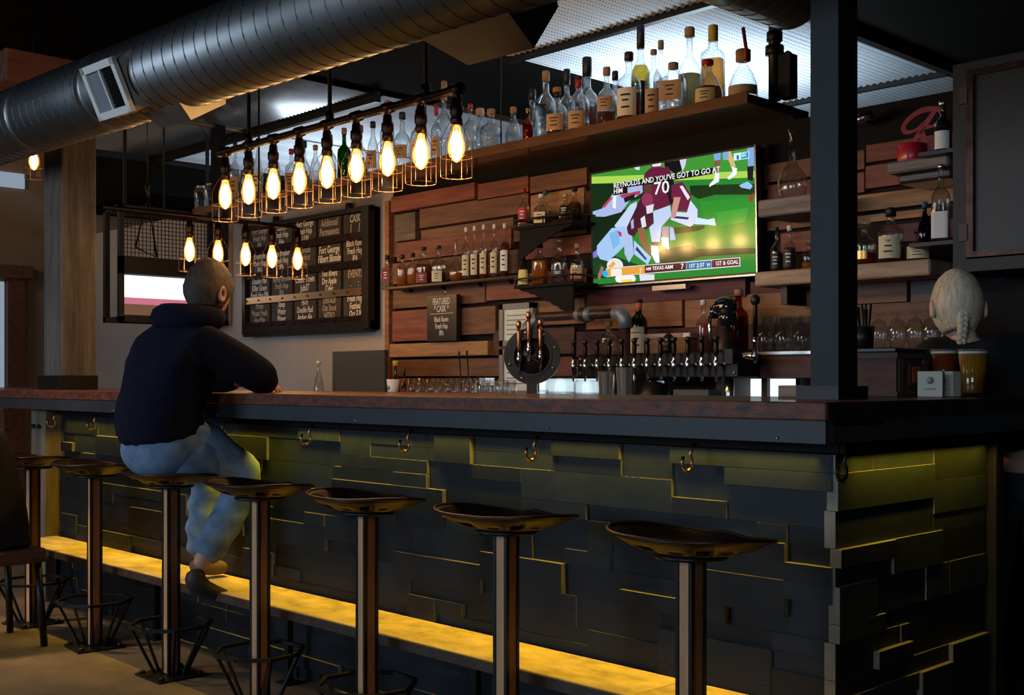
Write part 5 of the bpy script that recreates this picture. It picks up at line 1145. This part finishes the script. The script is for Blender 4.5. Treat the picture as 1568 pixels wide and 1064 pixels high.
while y < yv1-e: ms.box(XV-.02, XV-.015, y, y+.004, zm, zv1-e, 'black_iron'); y += .028
z = zm
while z < zv1-e: ms.box(XV-.018, XV-.013, yv0+e, yv1-e, z, z+.004, 'black_iron'); z += .028
tag(ms.build('wire_mesh', t), kind='stuff')
ys0, ys1 = yv0+.05, yv1-.08; zs1 = zm-.125; zs0 = zv0+.05
tvb = MB().box(XV-.10, XV-.045, ys0-.02, ys1, zs0-.02, zs1+.01, 'cap_black').build('set', t)
MB().box(XV-.045, XV-.042, ys0, ys1-.02, zs0+.12, zs1, 'screen_white').box(XV-.045, XV-.042, ys0, ys1-.02, zs0+.075, zs0+.12, 'screen_pink').box(XV-.045, XV-.042, ys0, ys1-.02, zs0+.0, zs0+.075, 'screen_tan').build('screen', tvb)
for y in (yv0+.1, yv1-.1): MB().box(XV-.14, XV-.12, y-.01, y+.01, zv1, 2.95, 'black_iron').build('hanger', t)
p = onX(222, -6.6, 385); t = thing('dinner_triangle', 'metal dinner triangle hanging in front of the caged television', 'triangle', (p[0], p[1], p[2]))
MB().tube([(0, -.06, .02), (0, .075, -.03), (0, .02, .34), (0, -.06, .02)], .007, 'dark_bronze', 8).build('triangle', t); MB().tube([(0, .02, .33), (0, .015, .40)], .012, 'black_iron', 8).tube([(0, .015, .40), (0, .015, 2.95-p[2])], .003, 'black_iron', 6).build('hook', t)
# coat over a low chair at the left edge
p = onY(22, 1.95); t = thing('low_chair', 'low dark red chair at the left edge under the black coat', 'chair', (p-.12, 1.86, 0))
MB().box(-.2, .2, -.2, .2, .36, .42, 'crate_wood', bev=.01).build('seat', t)
for sx in (-1, 1):
    for sy in (-1, 1): MB().tube([(sx*.17, sy*.17, .36), (sx*.19, sy*.19, 0)], .015, 'black_iron', 8).build('leg', t)
MB().box(-.2, -.17, -.19, .19, .42, .84, 'crate_wood', bev=.008).build('backrest', t)
cpts = []; rr = random.Random(3); vs = []; fs = []
for i in range(15):
    f = i/14; z = .88-f*.50
    for k in range(24):
        a = 2*pi*k/24; rad = (.10+.13*f**.7)*(1+.08*sin(5*a+i*.3)); vs.append((rad*1.0*cos(a), rad*.85*sin(a), z+.012*sin(3*a)*f))
for i in range(14):
    for k in range(24): fs.append((i*24+k, i*24+(k+1) % 24, (i+1)*24+(k+1) % 24, (i+1)*24+k))
fs.append(tuple(range(24)))
o = MB().add(vs, fs, 'shirt_black', True).build('black_coat', None, (p-.17, 1.87, .045)); tag(o, 'black coat heaped over the chair at the left edge', 'coat')

# ---------------------------------------------------------------- people
def head_mesh(m_skin, c, fwd, up=Vector((0, 0, 1)), s=1.0):
    # head with brow, nose, chin, ears; fwd is the facing direction
    fwd = fwd.normalized(); side = up.cross(fwd).normalized(); up2 = fwd.cross(side).normalized()
    NA, NB = 28, 22; vs = []; fs = []
    for j in range(NB+1):
        ph = pi*j/NB
        for i in range(NA):
            th = 2*pi*i/NA; x = sin(ph)*sin(th); y = sin(ph)*cos(th); z = cos(ph)
            X = x*.076; Y = y*.096; Z = z*.118
            if z < 0: X *= 1-.28*(-z)**1.4; Y = Y*(1-.15*(-z)) + (.012*(-z) if y > 0 else .02*(-z))
            if y > .2: Y *= .93
            fr_ = max(0, y)**2
            Y += .022*math.exp(-((x)/.14)**2-((z+.14)/.16)**2)*fr_          # nose
            Y += .007*math.exp(-((z-.18)/.1)**2)*fr_                         # brow
            Y -= .009*math.exp(-((abs(x)-.36)/.16)**2-((z-.02)/.12)**2)*fr_  # eye sockets
            Y += .006*math.exp(-(x/.22)**2-((z+.5)/.07)**2)*fr_              # lips
            Y += .010*math.exp(-(x/.3)**2-((z+.82)/.14)**2)*fr_              # chin
            vs.append(c+(side*X+fwd*Y+up2*Z)*s)
    for j in range(NB):
        for i in range(NA): fs.append((j*NA+i, j*NA+(i+1) % NA, (j+1)*NA+(i+1) % NA, (j+1)*NA+i))
    mb = MB(); mb.add(vs, fs, m_skin, True)
    for sg in (-1, 1):     # ears
        e0 = c+side*(.076*sg*s)+fwd*(-.008*s)+up2*(-.012*s); ev = []; ef = []
        for q, (ro, out) in enumerate(((.0, .004), (.55, .010), (.85, .016), (1, .012), (.9, .004))):
            for k in range(12):
                a = 2*pi*k/12; ev.append(e0+fwd*(cos(a)*.019*ro*s)+up2*(sin(a)*.033*ro*s)+side*(out*sg*s)-fwd*(.006*ro*s))
        for q in range(4):
            for k in range(12): ef.append((q*12+k, q*12+(k+1) % 12, (q+1)*12+(k+1) % 12, (q+1)*12+k))
        mb.add(ev, ef, m_skin, True)
    for sg in (-1, 1): mb.ball(c+side*(.029*sg*s)+fwd*(.078*s)+up2*(.004*s), .0105*s, 'label_white', 10); mb.ball(c+side*(.029*sg*s)+fwd*(.086*s)+up2*(.004*s), .005*s, 'ink', 8)
    return mb
def hair_cap(c, fwd, m, s=1.0, up=Vector((0, 0, 1)), low=-.35, vol=.010, front=.45, jit=.0015):
    fwd = fwd.normalized(); side = up.cross(fwd).normalized(); up2 = fwd.cross(side).normalized(); NA, NB = 40, 20; vs = []; fs = []; keep = {}
    rr = random.Random(5)
    for lay in (0, 1):
        for j in range(NB+1):
            for i in range(NA):
                th = 2*pi*i/NA; y = cos(th)
                lim = math.acos(max(-1, min(1, low if y < 0 else low+(front-low)*min(1, y*1.6)))) ; ph = lim*j/NB
                x = sin(ph)*sin(th); yy = sin(ph)*cos(th); z = cos(ph); X = x*.076; Y = yy*.096; Z = z*.118
                if z < 0: X *= 1-.28*(-z)**1.4; Y = Y*(1-.15*(-z))+(.012*(-z) if yy > 0 else .02*(-z))
                k = 1+((vol if lay == 0 else .003)+rr.uniform(-jit, jit)*(1-lay))/.09
                vs.append(c+(side*X+fwd*Y+up2*Z)*s*k)
    B_ = (NB+1)*NA
    for j in range(NB):
        for i in range(NA):
            q = (j*NA+i, j*NA+(i+1) % NA, (j+1)*NA+(i+1) % NA, (j+1)*NA+i); fs.append(q); fs.append(tuple(v+B_ for v in q[::-1]))
    for i in range(NA): a = NB*NA+i; b2 = NB*NA+(i+1) % NA; fs.append((a, b2, b2+B_, a+B_))
    return MB().add(vs, fs, m, True)
def hand(bm_list, wrist, direc, palm_n, s=1.0):
    # palm and five curled fingers as skin chains: returns verts and edges
    d = Vector(direc).normalized(); n = Vector(palm_n).normalized(); sd = d.cross(n).normalized(); W_ = Vector(wrist); V = []; E = []
    V.append((W_, .024*s)); V.append((W_+d*.045*s, (.036*s, .016*s))); V.append((W_+d*.08*s, (.036*s, .014*s))); E += [(0, 1), (1, 2)]
    for q, (off, L) in enumerate(((-.03, .062), (-.01, .075), (.01, .070), (.029, .055))):
        b0 = W_+d*.085*s+sd*off*s; i0 = len(V)
        V.append((b0, .0095*s)); V.append((b0+d*L*.45*s-n*.006*s, .009*s)); V.append((b0+d*L*.75*s-n*.022*s, .008*s)); V.append((b0+d*L*.85*s-n*.040*s, .007*s)); E += [(2, i0), (i0, i0+1), (i0+1, i0+2), (i0+2, i0+3)]
    i0 = len(V); b0 = W_+d*.035*s-sd*.038*s; V.append((b0, .012*s)); V.append((b0+d*.03*s-sd*.018*s-n*.01*s, .0105*s)); V.append((b0+d*.055*s-sd*.016*s-n*.024*s, .009*s)); E += [(1, i0), (i0, i0+1), (i0+1, i0+2)]
    return V, E
def join_body(name, chains, headmb, m, parent, extra_mats=('label_white', 'ink')):
    # merge skinned chains and the head into one mesh
    tmp = []
    for (V, E, root) in chains: tmp.append(skin('t', V, E, m, None, root))
    bm = bmesh.new()
    for o in tmp: bm.from_mesh(o.data)
    hm = headmb.build('t', None); off = len(bm.verts)
    bm2 = bmesh.new(); bm2.from_mesh(hm.data); bm2.verts.index_update(); vm = [bm.verts.new(v.co) for v in bm2.verts]
    for f in bm2.faces:
        try: nf = bm.faces.new([vm[v.index] for v in f.verts]); nf.material_index = f.material_index; nf.smooth = True
        except ValueError: pass
    bm2.free(); me = bpy.data.meshes.new(name); bm.to_mesh(me); bm.free()
    for q in hm.data.materials: me.materials.append(q)
    for o in tmp+[hm]: bpy.data.objects.remove(o)
    for p in me.polygons: p.use_smooth = True
    return link(name, me, parent)
V3 = Vector
# the seated man
sx0, sy0 = SPOS[2][0], SPOS[2][1]
man = thing('person', 'man in dark hoodie and blue jeans leaning on the bar, back to us', 'person', (0, 0, 0))
S = lambda x, y, z: V3((sx0+x, sy0+y, z))
pel = S(0, -.04, .89); sp1 = S(0, -.06, 1.0); sp2 = S(.005, -.02, 1.14); chest = S(.01, .05, 1.27); nk = S(.015, .115, 1.37); hd = S(.02, .15, 1.485)
lk = V3((-.30, 1, -.14))
shL, shR = S(-.17, .04, 1.29), S(.19, .03, 1.29)
elR, wrR = S(.27, .24, 1.145), S(.10, .37, 1.135); elL, wrL = S(-.27, .24, 1.145), S(-.06, .37, 1.135)
hipL, hipR = S(-.09, .05, .845), S(.10, .05, .845); knL, knR = S(-.15, .25, .80), S(.17, .255, .80)
anR, anL = S(.15, .03, .42), S(-.12, .19, .405)
core = [(pel, (.07, .065)), (sp1, .08), (sp2, .085), (chest, .085), (nk, .05), (hd+V3((0, -.01, -.06)), .05), (shL, .04), (elL, .035), (wrL, .026), (shR, .04), (elR, .04), (wrR, .026), (hipL, .06), (knL, .05), (anL, .035), (hipR, .06), (knR, .05), (anR, .035)]
edg = [(0, 1), (1, 2), (2, 3), (3, 4), (4, 5), (3, 6), (6, 7), (7, 8), (3, 9), (9, 10), (10, 11), (0, 12), (12, 13), (13, 14), (0, 15), (15, 16), (16, 17)]
hV1, hE1 = hand(None, wrR, V3((-.9, .35, -.08)), V3((0, 0, 1))); hV2, hE2 = hand(None, wrL, V3((.8, .5, -.08)), V3((0, 0, 1)))
hm = head_mesh('skin', hd, lk)
join_body('body', [(core, edg, 0), (hV1, hE1, 0), (hV2, hE2, 0)], hm, 'skin', man)
hair_cap(hd, lk, 'hair_grey', low=-.5, vol=.013, front=.25, jit=.003).build('hair', man)
# hoodie
hood = [(S(0, -.03, .87), (.19, .165)), (S(0, -.055, .97), (.20, .175)), (S(0, -.035, 1.1), (.195, .17)), (S(.01, .02, 1.24), (.185, .15)), (S(.015, .075, 1.345), (.11, .095)),
        (S(-.165, .05, 1.285), .085), (elL, .068), (wrL+V3((-.02, -.015, 0)), .045), (S(.19, .04, 1.285), .09), (elR, .072), (wrR+V3((.02, -.015, 0)), .046)]
skin('hoodie', hood, [(0, 1), (1, 2), (2, 3), (3, 4), (3, 5), (5, 6), (6, 7), (3, 8), (8, 9), (9, 10)], 'hoodie', man, 0,
     tweak=lambda c: c+V3((.006*sin(c.z*38+c.y*20), .006*sin(c.z*30+c.x*25), .0)))
# hood lying on the back of the neck
hv = []; hf = []
for i in range(17):
    a = radians(150+240*i/16); w_ = .5+.5*cos((i-8)/8*pi/2)
    for k in range(10):
        b2 = 2*pi*k/10; rr_ = .035+.018*w_; rad = .095+rr_*cos(b2)*1.1; hv.append(V3((sx0+.015+rad*cos(a)*1.05, sy0+.095+rad*sin(a)*1.0-.02*w_, 1.372+rr_*sin(b2)+.012*w_-.02*sin(a)*0)))
for i in range(16):
    for k in range(10): hf.append((i*10+k, i*10+(k+1) % 10, (i+1)*10+(k+1) % 10, (i+1)*10+k))
hf += [tuple(range(10)), tuple(160+k for k in range(10))]
MB().add(hv, hf, 'hoodie', True).build('hood', man)
jeans = [(S(0, -.03, 1.02), (.15, .13)), (S(0, -.03, .875), (.165, .14)), (S(-.12, .13, .83), .092), (knL, .072), (S(-.13, .21, .6), .066), (anL+V3((0, 0, .02)), .062), (S(.13, .13, .83), .095), (knR, .074), (S(.16, .15, .6), .07), (anR+V3((0, .015, .03)), .066)]
skin('jeans', jeans, [(0, 1), (1, 2), (2, 3), (3, 4), (4, 5), (1, 6), (6, 7), (7, 8), (8, 9)], 'denim', man, 0, extra=blob([(S(0, -.02, .875), (.185, .165, .125)), (S(-.1, .06, .84), (.1, .14, .095)), (S(.1, .06, .84), (.1, .14, .095))]),
     tweak=lambda c: c+V3((.005*sin(c.z*60+c.y*20), .006*sin(c.z*70+c.x*25), .003*sin(c.y*60))))
shR_ = [(anR+V3((0, -.01, .01)), .042), (anR+V3((0, -.015, -.05)), .046), (anR+V3((.015, .045, -.085)), (.042, .034)), (anR+V3((.03, .12, -.12)), (.045, .028))]
skin('shoe', shR_, [(0, 1), (1, 2), (2, 3)], 'shoe_black', man, 0)
shL_ = [(anL+V3((0, 0, .01)), .042), (anL+V3((0, -.02, -.025)), .046), (anL+V3((0, .06, -.03)), (.044, .036)), (anL+V3((0, .125, -.035)), (.046, .028))]
skin('shoe', shL_, [(0, 1), (1, 2), (2, 3)], 'shoe_tan', man, 0)

# the woman behind the bar return
hx, _, hz = onY(1466, 3.76, 470); wo = thing('person', 'blonde woman with braided hair and black shirt behind the right end', 'person', (0, 0, 0))
hd = V3((hx, 3.76, hz)); lk = V3((-.62, .78, -.30)); W0 = V3((hx, 3.76, 0))
rt = V3((.6934, .7206, 0)); fd = V3((-.7206, .6934, 0))
O = lambda r, f, z: W0+rt*r+fd*f+V3((0, 0, z))
nk = O(.02, -.035, hz-.13); ch = O(.07, -.06, 1.18); ws = O(.17, -.03, .98); pv = O(.20, 0, .84)
shl, shr = O(-.09, -.03, 1.245), O(.24, -.03, 1.25)
wl, wr = O(-.16, .30, 1.03), O(.22, .34, 1.03); ell, elr = O(-.19, .14, 1.03), O(.34, .14, 1.03)
core = [(pv, (.07, .06)), (ws, .075), (ch, .075), (nk, .045), (hd+V3((0, 0, -.05)), .045), (shl, .025), (ell, .028), (wl, .022), (shr, .025), (elr, .034), (wr, .022), (O(.12, 0, .8), .08), (O(.10, -.01, .46), .052), (O(.09, .02, .09), .034), (O(.29, 0, .8), .08), (O(.30, -.01, .46), .052), (O(.30, .02, .09), .034)]
edg = [(0, 1), (1, 2), (2, 3), (3, 4), (2, 5), (5, 6), (6, 7), (2, 8), (8, 9), (9, 10), (0, 11), (11, 12), (12, 13), (0, 14), (14, 15), (15, 16)]
h1 = hand(None, wl, fd, V3((0, 0, 1)), .9); h2 = hand(None, wr, fd, V3((0, 0, 1)), .9)
join_body('body', [(core, edg, 0), (h1[0], h1[1], 0), (h2[0], h2[1], 0)], head_mesh('skin_pale', hd, lk, s=.97), 'skin_pale', wo)
hair_cap(hd, lk, 'hair_blond', s=.96, low=-.72, vol=.014, front=.35, jit=.0008).build('hair', wo)
bk = -lk.normalized(); 
br = hd+bk*.085+V3((0, 0, -.045)); bpts = []
for strand in range(3):
    pts = []; rs = []
    for i in range(26):
        f = i/25; a = f*5*pi+strand*2*pi/3; p = br+V3((0, 0, -.135*f))+rt*(.011*sin(a)*(1-.3*f)-.012*f)+bk*(.006*sin(2*a)+.012*sin(pi*f)); pts.append(p); rs.append(.0115*(1-.45*f))
    MB().tube(pts, rs, 'hair_blond', 8).build('braid_strand', wo)
tp_ = [(O(.17, -.02, .90), (.125, .10)), (O(.14, -.03, 1.0), (.13, .105)), (O(.09, -.05, 1.14), (.15, .11)), (O(.05, -.045, 1.265), (.095, .075)), (shl, .07), (ell, .052), (O(-.18, .22, 1.01), .045), (shr, .068), (elr, .052), (O(.31, .22, 1.01), .045)]
skin('shirt', tp_, [(0, 1), (1, 2), (2, 3), (2, 4), (4, 5), (5, 6), (2, 7), (7, 8), (8, 9)], 'shirt_black', wo, 0)
jn = [(O(.20, 0, .86), (.135, .11)), (O(.12, 0, .78), .095), (O(.10, -.01, .46), .07), (O(.09, .02, .14), .055), (O(.29, 0, .78), .095), (O(.30, -.01, .46), .07), (O(.30, .02, .14), .055)]
skin('jeans', jn, [(0, 1), (1, 2), (2, 3), (0, 4), (4, 5), (5, 6)], 'denim_dark', wo, 0)
for r_ in (.09, .30): skin('shoe', [(O(r_, .0, .08), .04), (O(r_, .02, .045), .042), (O(r_, .16, .035), .033)], [(0, 1), (1, 2)], 'shoe_black', wo, 0)
